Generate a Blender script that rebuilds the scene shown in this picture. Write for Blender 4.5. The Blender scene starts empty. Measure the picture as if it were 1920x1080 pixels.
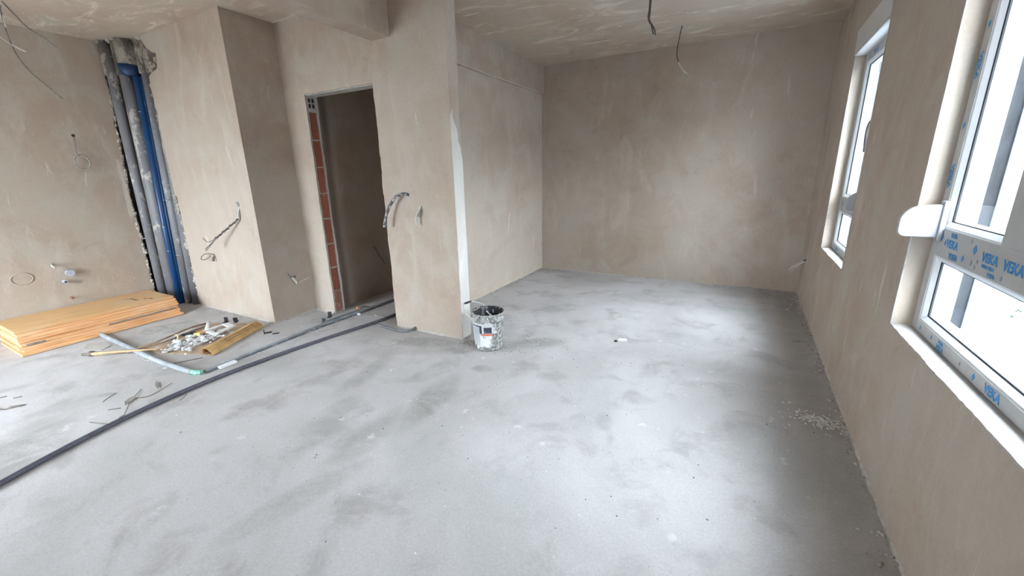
import bpy, math, random
from mathutils import Vector, Matrix, noise as mnoise

random.seed(7)
scene = bpy.context.scene
C = scene.collection

# ------------------------------------------------------------------ camera
f_px = 777.79
F = Vector((-0.46917377, 0.84191871, -0.26654993))
R = Vector((0.87614945, 0.48157889, -0.02106946))
U = Vector((-0.11062604, 0.24342281, 0.96359079))
CAM = Vector((0.0, 0.0, 1.3353))
cd = bpy.data.cameras.new('camera')
cd.sensor_width = 36.0
cd.sensor_fit = 'HORIZONTAL'
cd.lens = f_px / 1920 * 36.0
cd.clip_start = 0.02
cd.clip_end = 300
cam = bpy.data.objects.new('camera', cd)
C.objects.link(cam)
M3 = Matrix((R, U, -F)).transposed()
cam.matrix_world = Matrix.Translation(CAM) @ M3.to_4x4()
scene.camera = cam

# ------------------------------------------------------------------ light
world = bpy.data.worlds.new('overcast_sky')
scene.world = world
world.use_nodes = True
wn = world.node_tree.nodes
bg = wn['Background']
# overcast sky: a little brighter towards the zenith than at the horizon
_geo = wn.new('ShaderNodeTexCoord')
_sep = wn.new('ShaderNodeSeparateXYZ')
_mad = wn.new('ShaderNodeMath'); _mad.operation = 'MULTIPLY_ADD'; _mad.use_clamp = False
_max = wn.new('ShaderNodeMath'); _max.operation = 'MAXIMUM'; _max.inputs[1].default_value = 0.0
_l = world.node_tree.links
_l.new(_geo.outputs['Generated'], _sep.inputs[0])
_l.new(_sep.outputs['Z'], _max.inputs[0])
_l.new(_max.outputs[0], _mad.inputs[0])
SKY = 35.0                       # radiance at the horizon
_mad.inputs[1].default_value = SKY * 0.5
_mad.inputs[2].default_value = SKY
_l.new(_mad.outputs[0], bg.inputs['Strength'])
bg.inputs['Color'].default_value = (0.83, 0.905, 1.0, 1)

scene.view_settings.view_transform = 'Standard'
scene.view_settings.look = 'None'
scene.view_settings.gamma = 1.0
scene.view_settings.use_curve_mapping = False
scene.view_settings.exposure = 0.0
scene.cycles.max_bounces = 12
scene.cycles.diffuse_bounces = 7
scene.cycles.transparent_max_bounces = 16
scene.cycles.sample_clamp_indirect = 8.0
scene.cycles.caustics_reflective = False
scene.cycles.caustics_refractive = False

# ------------------------------------------------------------------ dimensions
H = 2.65
XR, YF, XL2, YD, XC = 0.609, 5.365, -2.481, 2.624, -1.945
XN, YN, XLW = -3.808, 2.170, -5.664
XJ1, XJ2, ZD = -3.523, -2.684, 2.046
ZB, XB1, XB2, ZB2 = 2.337, -2.649, -2.46, 2.316
YB = -1.8                      # back wall, behind the camera
TW = 0.122                     # thickness of the door wall
XO = 0.925                      # outer face of the window wall
WY1, WY0, WZ0, WZ1 = 2.257, 1.085, 0.6745, 2.127     # near window
FY1, FY0 = 4.3025, 3.3768                            # far window
XFR = 0.675                    # room-side face of the window frames

# ------------------------------------------------------------------ node helpers
def new_mat(name):
    m = bpy.data.materials.new(name)
    m.use_nodes = True
    nt = m.node_tree
    nt.nodes.clear()
    out = nt.nodes.new('ShaderNodeOutputMaterial')
    bs = nt.nodes.new('ShaderNodeBsdfPrincipled')
    nt.links.new(bs.outputs[0], out.inputs[0])
    return m, nt, bs

class NT:
    def __init__(s, nt): s.nt = nt
    def n(s, t, **kw):
        nd = s.nt.nodes.new(t)
        for k, v in kw.items(): setattr(nd, k, v)
        return nd
    def l(s, a, b): s.nt.links.new(a, b)
    def pos(s, scale=(1, 1, 1), rot=(0, 0, 0), loc=(0, 0, 0), obj=False):
        if obj:
            src = s.n('ShaderNodeTexCoord').outputs['Object']
        else:
            src = s.n('ShaderNodeNewGeometry').outputs['Position']
        mp = s.n('ShaderNodeMapping')
        mp.inputs['Scale'].default_value = scale
        mp.inputs['Rotation'].default_value = rot
        mp.inputs['Location'].default_value = loc
        s.l(src, mp.inputs['Vector'])
        return mp.outputs[0]
    def noise(s, vec, scale, detail=4, rough=0.55, dist=0.0):
        nd = s.n('ShaderNodeTexNoise')
        nd.inputs['Scale'].default_value = scale
        nd.inputs['Detail'].default_value = detail
        nd.inputs['Roughness'].default_value = rough
        nd.inputs['Distortion'].default_value = dist
        s.l(vec, nd.inputs['Vector'])
        return nd.outputs['Fac']
    def ramp(s, fac, a, b, lo=0.0, hi=1.0):
        nd = s.n('ShaderNodeMapRange', interpolation_type='SMOOTHSTEP')
        nd.inputs['From Min'].default_value = a
        nd.inputs['From Max'].default_value = b
        nd.inputs['To Min'].default_value = lo
        nd.inputs['To Max'].default_value = hi
        s.l(fac, nd.inputs['Value'])
        return nd.outputs[0]
    def math(s, op, a, b=None):
        nd = s.n('ShaderNodeMath', operation=op)
        for i, v in enumerate((a, b)):
            if v is None: continue
            if isinstance(v, (int, float)): nd.inputs[i].default_value = v
            else: s.l(v, nd.inputs[i])
        return nd.outputs[0]
    def mix(s, fac, a, b, blend='MIX'):
        nd = s.n('ShaderNodeMix', data_type='RGBA', blend_type=blend)
        for sock, v in ((nd.inputs['Factor'], fac), (nd.inputs[6], a), (nd.inputs[7], b)):
            if isinstance(v, (int, float)): sock.default_value = v
            elif isinstance(v, tuple): sock.default_value = v + (1,) if len(v) == 3 else v
            else: s.l(v, sock)
        return nd.outputs[2]
    def bump(s, h, strength, dist, bs, normal=None):
        nd = s.n('ShaderNodeBump')
        nd.inputs['Strength'].default_value = strength
        nd.inputs['Distance'].default_value = dist
        s.l(h, nd.inputs['Height'])
        if normal is not None: s.l(normal, nd.inputs['Normal'])
        s.l(nd.outputs[0], bs.inputs['Normal'])
        return nd.outputs[0]
    def blob(s, cx, cy, ang, rx, ry, soft=0.6):
        """soft elliptical dark mark on the floor, 1 in the middle"""
        ca, sa = math.cos(ang), math.sin(ang)
        g = s.n('ShaderNodeNewGeometry').outputs['Position']
        sub = s.n('ShaderNodeVectorMath', operation='SUBTRACT')
        sub.inputs[1].default_value = (cx, cy, 0)
        s.l(g, sub.inputs[0])
        def dot(v):
            d = s.n('ShaderNodeVectorMath', operation='DOT_PRODUCT')
            d.inputs[1].default_value = v
            s.l(sub.outputs[0], d.inputs[0])
            return d.outputs['Value']
        u = dot((ca / rx, sa / rx, 0))
        v = dot((-sa / ry, ca / ry, 0))
        r2 = s.math('ADD', s.math('MULTIPLY', u, u), s.math('MULTIPLY', v, v))
        return s.ramp(r2, 1.0, 1.0 - soft - 0.39, 0.0, 1.0)

def plaster(name, base, light, warm, grey, streak=(1, 1, 0.3), amt=0.5, contrast=1.0, bumpd=0.004):
    m, nt, bs = new_mat(name)
    t = NT(nt)
    p = t.pos()
    big = t.noise(p, 0.75, 6, 0.62, 0.6)
    mid = t.noise(t.pos(loc=(3, 7, 1)), 2.6, 6, 0.62, 0.5)
    ps = t.pos(scale=streak)
    st = t.noise(ps, 3.4, 7, 0.68, 1.2)
    chips = t.noise(t.pos(scale=tuple(c * (1.0 if c >= 0.9 else 0.55) for c in streak), loc=(1, 2, 3)), 13.0, 4, 0.6, 0.7)
    gate = t.ramp(t.noise(t.pos(loc=(9, 4, 2)), 1.1, 3, 0.5), 0.42, 0.60)
    fine = t.noise(p, 70, 3, 0.6)
    col = t.mix(t.ramp(big, 0.36, 0.62), warm, base)
    col = t.mix(t.math('MULTIPLY', t.ramp(mid, 0.45, 0.66), 0.75 * contrast), col, grey)
    col = t.mix(t.math('MULTIPLY', t.ramp(mid, 0.42, 0.28), 0.45 * contrast), col, tuple(c * 0.80 for c in warm))
    col = t.mix(t.math('MULTIPLY', t.ramp(st, 0.50, 0.72), amt * contrast), col, light)
    col = t.mix(t.math('MULTIPLY', t.math('MULTIPLY', t.ramp(chips, 0.64, 0.70), gate), 0.75 * contrast), col, light)
    f2 = t.ramp(fine, 0.3, 0.7, 0.97, 1.025)
    col = t.mix(1.0, col, f2, 'MULTIPLY')
    t.l(col, bs.inputs['Base Color'])
    bs.inputs['Roughness'].default_value = 0.92
    bs.inputs['Specular IOR Level'].default_value = 0.2
    h = t.math('ADD', t.math('MULTIPLY', st, 0.9), t.math('MULTIPLY', fine, 0.05))
    t.bump(h, 0.35, bumpd, bs)
    return m

M = {}
PB, PL_, PW, PG = (0.445, 0.384, 0.318), (0.60, 0.55, 0.485), (0.405, 0.322, 0.258), (0.45, 0.404, 0.342)
M['plaster'] = plaster('wall_plaster', PB, PL_, PW, PG, amt=0.30)
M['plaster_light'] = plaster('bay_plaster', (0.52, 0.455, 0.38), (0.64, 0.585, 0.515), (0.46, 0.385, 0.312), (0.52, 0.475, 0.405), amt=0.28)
M['plaster_ceiling'] = plaster('ceiling_plaster', (0.585, 0.505, 0.415), (0.78, 0.71, 0.62), (0.52, 0.415, 0.335), (0.56, 0.51, 0.42),
                               streak=(0.55, 1.3, 1), amt=0.85, contrast=1.3, bumpd=0.008)
M['plaster_pale'] = plaster('pale_plaster', (0.66, 0.64, 0.60), (0.78, 0.77, 0.75), (0.62, 0.59, 0.55), (0.66, 0.64, 0.60), amt=0.5)
M['plaster_raw'] = plaster('rough_render', (0.40, 0.37, 0.32), (0.60, 0.56, 0.50), (0.32, 0.28, 0.23), (0.46, 0.43, 0.38), streak=(1, 1, 1), bumpd=0.012)
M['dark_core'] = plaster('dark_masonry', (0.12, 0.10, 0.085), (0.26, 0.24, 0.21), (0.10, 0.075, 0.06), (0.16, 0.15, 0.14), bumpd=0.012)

def floor_mat():
    m, nt, bs = new_mat('concrete_floor')
    t = NT(nt)
    p = t.pos()
    big = t.noise(p, 0.8, 5, 0.6, 0.6)
    mid = t.noise(p, 3.5, 6, 0.62, 0.4)
    sm = t.noise(p, 14, 5, 0.6, 0.3)
    fine = t.noise(p, 90, 3, 0.7)
    speck = t.noise(p, 38, 2, 0.5)
    base, light, dark, green = (0.46, 0.446, 0.437), (0.565, 0.549, 0.546), (0.345, 0.327, 0.316), (0.425, 0.428, 0.412)
    col = t.mix(t.ramp(big, 0.38, 0.64), base, light)
    col = t.mix(t.math('MULTIPLY', t.ramp(mid, 0.48, 0.70), 0.70), col, dark)
    col = t.mix(t.math('MULTIPLY', t.ramp(t.noise(t.pos(loc=(5, 3, 0)), 1.3, 4, 0.5, 0.5), 0.52, 0.68), 0.5), col, green)
    col = t.mix(t.math('MULTIPLY', t.ramp(sm, 0.58, 0.72), 0.35), col, light)
    col = t.mix(t.math('MULTIPLY', t.ramp(speck, 0.70, 0.77), 0.5), col, (0.28, 0.26, 0.24))
    # dragged dirt and other dark marks, with right-wall shade painted in
    marks = [(-1.56, 1.75, 1.75, 0.42, 0.13, 0.75), (-1.62, 1.30, 1.7, 0.40, 0.12, 0.5), (-1.55, 0.86, 1.35, 0.40, 0.10, 0.55),
             (-2.19, 1.80, 1.8, 0.45, 0.10, 0.55), (-1.95, 1.30, 1.9, 0.50, 0.12, 0.45), (-2.20, 2.44, 0.3, 0.38, 0.13, 0.8),
             (-1.82, 2.45, 0.3, 0.22, 0.10, 0.7), (-1.40, 2.78, 0.75, 0.42, 0.14, 0.75), (-1.51, 2.24, 0.2, 0.10, 0.07, 0.8),
             (-3.15, 0.33, 2.4, 0.55, 0.25, 0.8), (0.48, 4.7, 1.6, 0.7, 0.14, 0.6), (-2.25, 5.25, 0.2, 0.35, 0.13, 0.8),
             (0.47, 3.6, 1.57, 2.0, 0.12, 0.35), (0.50, 1.9, 1.57, 1.2, 0.10, 0.3), (-3.5, 0.84, 0.6, 0.08, 0.04, 0.7),  # long strips: shade along the right wall put into the colour
             (-1.02, 2.36, 0.4, 0.13, 0.09, 0.5), (-0.55, 2.0, 1.9, 0.12, 0.06, 0.5)]
    tot = None
    for (cx, cy, a, rx, ry, w) in marks:
        b = t.math('MULTIPLY', t.blob(cx, cy, a, rx, ry), w)
        tot = b if tot is None else t.math('MAXIMUM', tot, b)
    brk = t.ramp(t.noise(p, 5.0, 6, 0.7, 0.5), 0.30, 0.62, 0.25, 1.0)
    tot = t.math('MULTIPLY', tot, brk)
    col = t.mix(t.math('MULTIPLY', tot, 0.85), col, (0.245, 0.24, 0.215))
    # pale cement spills
    v = t.n('ShaderNodeTexVoronoi', feature='F1')
    v.inputs['Scale'].default_value = 4.5
    v.inputs['Randomness'].default_value = 1.0
    wv = t.n('ShaderNodeMix', data_type='VECTOR')
    t.l(p, v.inputs['Vector'])
    sp = t.math('MULTIPLY', t.ramp(v.outputs['Distance'], 0.16, 0.08), t.ramp(t.noise(p, 22, 3, 0.6), 0.45, 0.6))
    col = t.mix(t.math('MULTIPLY', sp, 0.75), col, (0.66, 0.65, 0.64))
    col = t.mix(1.0, col, t.ramp(fine, 0.25, 0.75, 0.90, 1.06), 'MULTIPLY')
    t.l(col, bs.inputs['Base Color'])
    bs.inputs['Roughness'].default_value = 0.8
    bs.inputs['Specular IOR Level'].default_value = 0.3
    h = t.math('ADD', t.math('ADD', t.math('MULTIPLY', mid, 0.6), t.math('MULTIPLY', sm, 0.35)), t.math('MULTIPLY', fine, 0.12))
    t.bump(h, 0.4, 0.010, bs)
    return m
M['floor'] = floor_mat()

def simple(name, col, rough=0.6, metal=0.0, var=0.12, scale=12.0, spec=0.4, bump=0.0, col2=None, obj=True, stretch=(1, 1, 1)):
    m, nt, bs = new_mat(name)
    t = NT(nt)
    p = t.pos(obj=obj, scale=stretch)
    nz = t.noise(p, scale, 4, 0.6, 0.3)
    c2 = col2 if col2 else tuple(max(0, c * (1 - 2.2 * var)) for c in col)
    c = t.mix(t.ramp(nz, 0.40, 0.68), col, c2)
    t.l(c, bs.inputs['Base Color'])
    bs.inputs['Roughness'].default_value = rough
    bs.inputs['Metallic'].default_value = metal
    bs.inputs['Specular IOR Level'].default_value = spec
    if bump: t.bump(nz, 0.5, bump, bs)
    return m

def splashed(name, col, mort, lo, hi, scale, rough=0.5, stretch=(1, 1, 0.45), top=None):
    """smooth thing with dried mortar on it"""
    m, nt, bs = new_mat(name)
    t = NT(nt)
    p = t.pos(scale=stretch)
    n1 = t.noise(p, scale, 5, 0.65, 0.6)
    n2 = t.noise(t.pos(), scale * 5, 3, 0.6, 0.2)
    a = t.math('ADD', t.math('MULTIPLY', n1, 0.75), t.math('MULTIPLY', n2, 0.25))
    msk = t.ramp(a, lo, hi)
    c0 = t.mix(t.ramp(t.noise(t.pos(scale=(1, 1, 0.15)), 9, 3, 0.5), 0.35, 0.7), col, tuple(c * 0.72 for c in col))
    c = t.mix(msk, c0, mort)
    t.l(c, bs.inputs['Base Color'])
    r = t.ramp(msk, 0, 1, rough, 0.95)
    t.l(r, bs.inputs['Roughness'])
    t.bump(msk, 0.6, 0.004, bs)
    return m

M['pvc_grey'] = splashed('grey_pipe', (0.215, 0.215, 0.23), (0.52, 0.50, 0.46), 0.535, 0.60, 6)
M['pvc_mortar'] = splashed('mortared_pipe', (0.09, 0.08, 0.07), (0.27, 0.24, 0.20), 0.44, 0.56, 9, 0.9, (1, 1, 0.7))
M['blue_pvc'] = splashed('blue_pipe', (0.009, 0.062, 0.190), (0.32, 0.38, 0.46), 0.63, 0.70, 14, 0.35, (1, 1, 0.3))
M['zinc'] = simple('zinc_wire', (0.62, 0.63, 0.65), 0.35, 0.9, 0.05)
M['white_pvc'] = simple('white_pvc', (0.74, 0.76, 0.78), 0.35, 0, 0.02, 3)
M['handle'] = simple('grey_handle', (0.16, 0.15, 0.15), 0.5, 0, 0.05)
M['winder'] = simple('winder_plastic', (0.42, 0.43, 0.46), 0.4, 0, 0.02, 3)
M['film'] = simple('grey_protective_film', (0.50, 0.50, 0.495), 0.55, 0, 0.05, 9)
M['ink'] = simple('blue_print', (0.05, 0.27, 0.60), 0.6, 0, 0.12, 90)
M['ink_faint'] = simple('faint_print', (0.30, 0.36, 0.43), 0.6, 0, 0.2, 60)
M['gasket'] = simple('black_gasket', (0.035, 0.035, 0.04), 0.6, 0, 0.1)
M['sill'] = plaster('lit_sill_plaster', (0.46, 0.445, 0.42), (0.66, 0.65, 0.63), (0.38, 0.35, 0.31), (0.32, 0.29, 0.255), streak=(1, 1, 1), amt=0.6, bumpd=0.004)  # same plaster as the walls; its lit, whitish look is put into the colour
M['bead'] = simple('galvanised_bead', (0.50, 0.485, 0.45), 0.7, 0.1, 0.12, 30, bump=0.002)
M['shutter'] = simple('shutter_box_pvc', (0.66, 0.655, 0.65), 0.45, 0, 0.03, 4)
M['guide'] = simple('shutter_guide', (0.16, 0.165, 0.165), 0.4, 0, 0.06, 5)
M['ext_wall'] = simple('anthracite_outer_render', (0.022, 0.026, 0.030), 0.9, 0, 0.2, 14, bump=0.003, obj=False)
M['ext_white'] = simple('pale_outer_render', (0.54, 0.60, 0.65), 0.8, 0, 0.03, 3)
M['ext_slab'] = simple('terrace_screed', (0.30, 0.33, 0.36), 0.6, 0, 0.06, 5)
M['asphalt'] = simple('street_paving', (0.15, 0.15, 0.15), 0.9, 0, 0.1, 1, obj=False)
M['leaf'] = simple('green_leaf', (0.028, 0.045, 0.018), 0.5, 0, 0.25, 20)
M['twig'] = simple('brown_twig', (0.22, 0.19, 0.16), 0.8, 0, 0.15, 20)
M['bark'] = simple('tree_bark', (0.22, 0.18, 0.14), 0.9, 0, 0.2, 15)
M['black_plastic'] = simple('black_plastic', (0.018, 0.018, 0.022), 0.5, 0, 0.1, 30)
M['hose'] = simple('dark_hose', (0.10, 0.10, 0.125), 0.55, 0, 0.12, 40, obj=False)
M['conduit'] = splashed('pale_conduit', (0.33, 0.365, 0.385), (0.48, 0.48, 0.47), 0.53, 0.63, 12, 0.5, (1, 1, 1))
M['conduit_dark'] = splashed('dusty_conduit', (0.15, 0.155, 0.17), (0.42, 0.42, 0.41), 0.52, 0.64, 16, 0.6, (1, 1, 1))
M['conduit_plaster'] = splashed('plastered_conduit', (0.07, 0.073, 0.078), (0.55, 0.54, 0.51), 0.50, 0.56, 22, 0.6, (1, 1, 1))
M['green_plastic'] = simple('green_plastic', (0.09, 0.42, 0.28), 0.4, 0, 0.25, 60, col2=(0.45, 0.62, 0.55))
M['cable_white'] = simple('white_cable', (0.60, 0.58, 0.53), 0.5, 0, 0.1, 60)
M['cable_grey'] = simple('grey_cable', (0.22, 0.21, 0.19), 0.6, 0, 0.2, 60)
M['cable_dusty'] = simple('dusty_cable', (0.40, 0.375, 0.33), 0.7, 0, 0.2, 60)
M['cable_dark'] = simple('dark_cable', (0.075, 0.065, 0.055), 0.6, 0, 0.1, 60)
M['copper'] = simple('copper_stub', (0.42, 0.23, 0.15), 0.5, 0.3, 0.2, 60)
M['cap_grey'] = simple('pale_lilac_plastic', (0.46, 0.47, 0.54), 0.45, 0, 0.08, 40)
M['hole'] = simple('hole_shade', (0.03, 0.028, 0.025), 0.9, 0, 0.1)
M['cardboard'] = simple('brown_cardboard', (0.50, 0.385, 0.275), 0.85, 0, 0.10, 9)
M['cardboard_tan'] = simple('tan_cardboard', (0.56, 0.365, 0.155), 0.75, 0, 0.10, 12)
M['print_brown'] = simple('brown_print', (0.13, 0.08, 0.035), 0.8, 0, 0.1)
M['chips'] = simple('plaster_chips', (0.66, 0.66, 0.66), 0.9, 0, 0.16, 20)
M['white_plastic'] = simple('white_plastic', (0.82, 0.83, 0.84), 0.5, 0, 0.03)
M['yellow'] = simple('yellow_plastic', (0.70, 0.48, 0.16), 0.5, 0, 0.1)
M['cream'] = simple('cream_strip', (0.74, 0.66, 0.42), 0.5, 0, 0.05)
M['orange'] = simple('orange_fragment', (0.62, 0.29, 0.16), 0.8, 0, 0.15, 40)
M['grit'] = simple('grey_grit', (0.33, 0.305, 0.275), 0.95, 0, 0.25, 30, obj=False, col2=(0.50, 0.48, 0.44))
M['crumb'] = simple('white_crumbs', (0.72, 0.71, 0.68), 0.9, 0, 0.1, 40, obj=False)
M['dark_fleck'] = simple('dark_flecks', (0.20, 0.185, 0.17), 0.9, 0, 0.2, 30, obj=False)
M['mortar'] = simple('pale_mortar', (0.52, 0.50, 0.46), 0.95, 0, 0.12, 25, bump=0.004, obj=False)
M['brick'] = splashed('red_clay_brick', (0.34, 0.105, 0.062), (0.56, 0.38, 0.32), 0.60, 0.68, 26, 0.85, (1, 1, 1))
M['brick_pale'] = splashed('dusty_clay_brick', (0.37, 0.15, 0.10), (0.56, 0.42, 0.37), 0.50, 0.64, 30, 0.85, (1, 1, 1))
M['paper_grey'] = simple('dusty_paper', (0.50, 0.475, 0.435), 0.9, 0, 0.08, 10)

def wood_mat(name, a, b, g):
    m, nt, bs = new_mat(name)
    t = NT(nt)
    p = t.pos(obj=True, scale=(6, 0.7, 25))
    gr = t.noise(p, 5.0, 5, 0.6, 0.8)
    bl = t.noise(t.pos(obj=True), 3.0, 4, 0.6)
    c = t.mix(t.ramp(gr, 0.35, 0.68), a, b)
    c = t.mix(t.math('MULTIPLY', t.ramp(bl, 0.52, 0.70), 0.6), c, g)
    t.l(c, bs.inputs['Base Color'])
    bs.inputs['Roughness'].default_value = 0.6
    t.bump(gr, 0.3, 0.002, bs)
    return m
M['panel_top'] = wood_mat('formwork_face', (0.70, 0.45, 0.225), (0.62, 0.375, 0.17), (0.62, 0.47, 0.31))
M['panel'] = wood_mat('formwork_edge', (0.82, 0.52, 0.28), (0.66, 0.35, 0.15), (0.84, 0.61, 0.40))
M['panel_grey'] = simple('grey_cement_smear', (0.30, 0.28, 0.255), 0.9, 0, 0.15, 14)

def glass_mat():
    m = bpy.data.materials.new('window_glass')
    m.use_nodes = True
    nt = m.node_tree
    nt.nodes.clear()
    t = NT(nt)
    out = t.n('ShaderNodeOutputMaterial')
    tr = t.n('ShaderNodeBsdfTransparent')
    gl = t.n('ShaderNodeBsdfGlossy')
    gl.inputs['Roughness'].default_value = 0.02
    df = t.n('ShaderNodeBsdfDiffuse')
    df.inputs['Color'].default_value = (0.8, 0.86, 0.9, 1)
    tr.inputs['Color'].default_value = (0.965, 0.985, 0.99, 1)
    lw_ = t.n('ShaderNodeLayerWeight')
    lw_.inputs['Blend'].default_value = 0.5
    fac = t.math('ADD', 0.03, t.math('MULTIPLY', t.math('POWER', lw_.outputs['Facing'], 5.0), 0.75))
    mx = t.n('ShaderNodeMixShader')
    t.l(fac, mx.inputs[0]); t.l(tr.outputs[0], mx.inputs[1]); t.l(gl.outputs[0], mx.inputs[2])
    # smears of dust on the panes
    sm = t.noise(t.pos(scale=(1, 2.2, 0.5)), 9, 5, 0.65, 0.8)
    mask = t.ramp(sm, 0.55, 0.78, 0.0, 0.07)
    m2 = t.n('ShaderNodeMixShader')
    t.l(mask, m2.inputs[0]); t.l(mx.outputs[0], m2.inputs[1]); t.l(df.outputs[0], m2.inputs[2])
    t.l(m2.outputs[0], out.inputs[0])
    return m
M['glass'] = glass_mat()

# ------------------------------------------------------------------ mesh helpers
class MB:
    def __init__(s): s.v = []; s.f = []; s.smooth = []
    def add(s, verts, faces, smooth=False):
        o = len(s.v)
        s.v += [tuple(v) for v in verts]
        s.f += [tuple(i + o for i in f) for f in faces]
        s.smooth += [smooth] * len(faces)
        return s
    def box(s, x0, x1, y0, y1, z0, z1):
        x0, x1 = min(x0, x1), max(x0, x1); y0, y1 = min(y0, y1), max(y0, y1); z0, z1 = min(z0, z1), max(z0, z1)
        v = [(x0, y0, z0), (x1, y0, z0), (x1, y1, z0), (x0, y1, z0), (x0, y0, z1), (x1, y0, z1), (x1, y1, z1), (x0, y1, z1)]
        return s.add(v, [(0, 3, 2, 1), (4, 5, 6, 7), (0, 1, 5, 4), (1, 2, 6, 5), (2, 3, 7, 6), (3, 0, 4, 7)])
    def obox(s, c, ax, ay, az, hx, hy, hz):
        c, ax, ay, az = Vector(c), Vector(ax).normalized(), Vector(ay).normalized(), Vector(az).normalized()
        v = [c + ax * hx * i + ay * hy * j + az * hz * k for k in (-1, 1) for (i, j) in ((-1, -1), (1, -1), (1, 1), (-1, 1))]
        return s.add(v, [(0, 3, 2, 1), (4, 5, 6, 7), (0, 1, 5, 4), (1, 2, 6, 5), (2, 3, 7, 6), (3, 0, 4, 7)])
    def prism(s, poly, fn, a, b):
        """poly: 2-D outline; fn(u, v, w) -> xyz; from w=a to w=b"""
        n = len(poly)
        v = [fn(u, w_, a) for (u, w_) in poly] + [fn(u, w_, b) for (u, w_) in poly]
        fs = [tuple(range(n - 1, -1, -1)), tuple(range(n, 2 * n))]
        fs += [(i, (i + 1) % n, n + (i + 1) % n, n + i) for i in range(n)]
        return s.add(v, fs)
    def tube(s, pts, r, n=8, caps=True, sub=1):
        pts = [Vector(p) for p in pts]
        if sub > 1 and len(pts) > 2:
            q = []
            for i in range(len(pts) - 1):
                p0, p1, p2, p3 = pts[max(i - 1, 0)], pts[i], pts[i + 1], pts[min(i + 2, len(pts) - 1)]
                for k in range(sub):
                    t = k / sub
                    q.append(0.5 * ((2 * p1) + (p2 - p0) * t + (2 * p0 - 5 * p1 + 4 * p2 - p3) * t * t + (3 * p1 - p0 - 3 * p2 + p3) * t ** 3))
            q.append(pts[-1]); pts = q
        m = len(pts)
        rs = r if isinstance(r, (list, tuple)) else [r] * m
        if len(rs) != m: rs = [rs[min(int(i * len(rs) / m), len(rs) - 1)] for i in range(m)]
        verts = []; prev = None
        for i, p in enumerate(pts):
            d = (pts[min(i + 1, m - 1)] - pts[max(i - 1, 0)])
            d = d.normalized() if d.length > 1e-9 else Vector((0, 0, 1))
            if prev is None:
                a = Vector((0, 0, 1)) if abs(d.z) < 0.9 else Vector((1, 0, 0))
                u = d.cross(a).normalized()
            else:
                u = (prev - d * prev.dot(d))
                u = u.normalized() if u.length > 1e-6 else d.orthogonal().normalized()
            prev = u
            w = d.cross(u)
            for k in range(n):
                an = 2 * math.pi * k / n
                verts.append(p + (u * math.cos(an) + w * math.sin(an)) * rs[i])
        fs = [(i * n + k, i * n + (k + 1) % n, (i + 1) * n + (k + 1) % n, (i + 1) * n + k) for i in range(m - 1) for k in range(n)]
        s.add(verts, fs, True)
        if caps:
            o = len(s.v) - len(verts)
            s.f.append(tuple(o + k for k in range(n - 1, -1, -1))); s.smooth.append(False)
            s.f.append(tuple(o + (m - 1) * n + k for k in range(n))); s.smooth.append(False)
        return s
    def lathe(s, prof, c, n=32, fn=None):
        verts = []
        for (r, z) in prof:
            for k in range(n):
                an = 2 * math.pi * k / n
                verts.append(Vector((c[0] + r * math.cos(an), c[1] + r * math.sin(an), c[2] + z)))
        m = len(prof)
        fs = [(i * n + k, i * n + (k + 1) % n, (i + 1) * n + (k + 1) % n, (i + 1) * n + k) for i in range(m - 1) for k in range(n)]
        return s.add(verts, fs, True)
    def rock(s, c, r, seed, flat=0.6):
        rnd = random.Random(seed)
        ico = [(0, 0, 1), (0.894, 0, 0.447), (0.276, 0.851, 0.447), (-0.724, 0.526, 0.447), (-0.724, -0.526, 0.447), (0.276, -0.851, 0.447),
               (0.724, 0.526, -0.447), (-0.276, 0.851, -0.447), (-0.894, 0, -0.447), (-0.276, -0.851, -0.447), (0.724, -0.526, -0.447), (0, 0, -1)]
        fc = [(0, 1, 2), (0, 2, 3), (0, 3, 4), (0, 4, 5), (0, 5, 1), (1, 6, 2), (2, 7, 3), (3, 8, 4), (4, 9, 5), (5, 10, 1),
              (6, 7, 2), (7, 8, 3), (8, 9, 4), (9, 10, 5), (10, 6, 1), (11, 7, 6), (11, 8, 7), (11, 9, 8), (11, 10, 9), (11, 6, 10)]
        an = rnd.uniform(0, 6.28); sx, sy = rnd.uniform(0.7, 1.5), rnd.uniform(0.6, 1.1)
        vs = []
        for p in ico:
            k = rnd.uniform(0.7, 1.2)
            x, y, z = p[0] * sx * k, p[1] * sy * k, p[2] * flat * k
            vs.append((c[0] + r * (x * math.cos(an) - y * math.sin(an)), c[1] + r * (x * math.sin(an) + y * math.cos(an)), max(c[2] + r * z, 0.0005)))
        return s.add(vs, fc)
    def build(s, name, mat, parent=None, bevel=0.0):
        me = bpy.data.meshes.new(name)
        me.from_pydata(s.v, [], s.f)
        me.polygons.foreach_set('use_smooth', s.smooth)
        me.update()
        mats = mat if isinstance(mat, (list, tuple)) else [mat]
        for q in mats: me.materials.append(M[q] if isinstance(q, str) else q)
        o = bpy.data.objects.new(name, me)
        C.objects.link(o)
        if parent is not None: o.parent = parent; o.matrix_parent_inverse = Matrix.Translation(-parent.location)
        if bevel:
            b = o.modifiers.new('bevel', 'BEVEL'); b.width = bevel; b.segments = 2; b.limit_method = 'ANGLE'
        return o

def tag(o, label=None, cat=None, group=None, kind=None):
    if label: o['label'] = label
    if cat: o['category'] = cat
    if group: o['group'] = group
    if kind: o['kind'] = kind
    return o
def empty(name, loc, label=None, cat=None, group=None, kind=None):
    o = bpy.data.objects.new(name, None)
    o.empty_display_size = 0.05
    C.objects.link(o); o.location = loc
    return tag(o, label, cat, group, kind)
def struct(o, label, cat): return tag(o, label, cat, None, 'structure')

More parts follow.
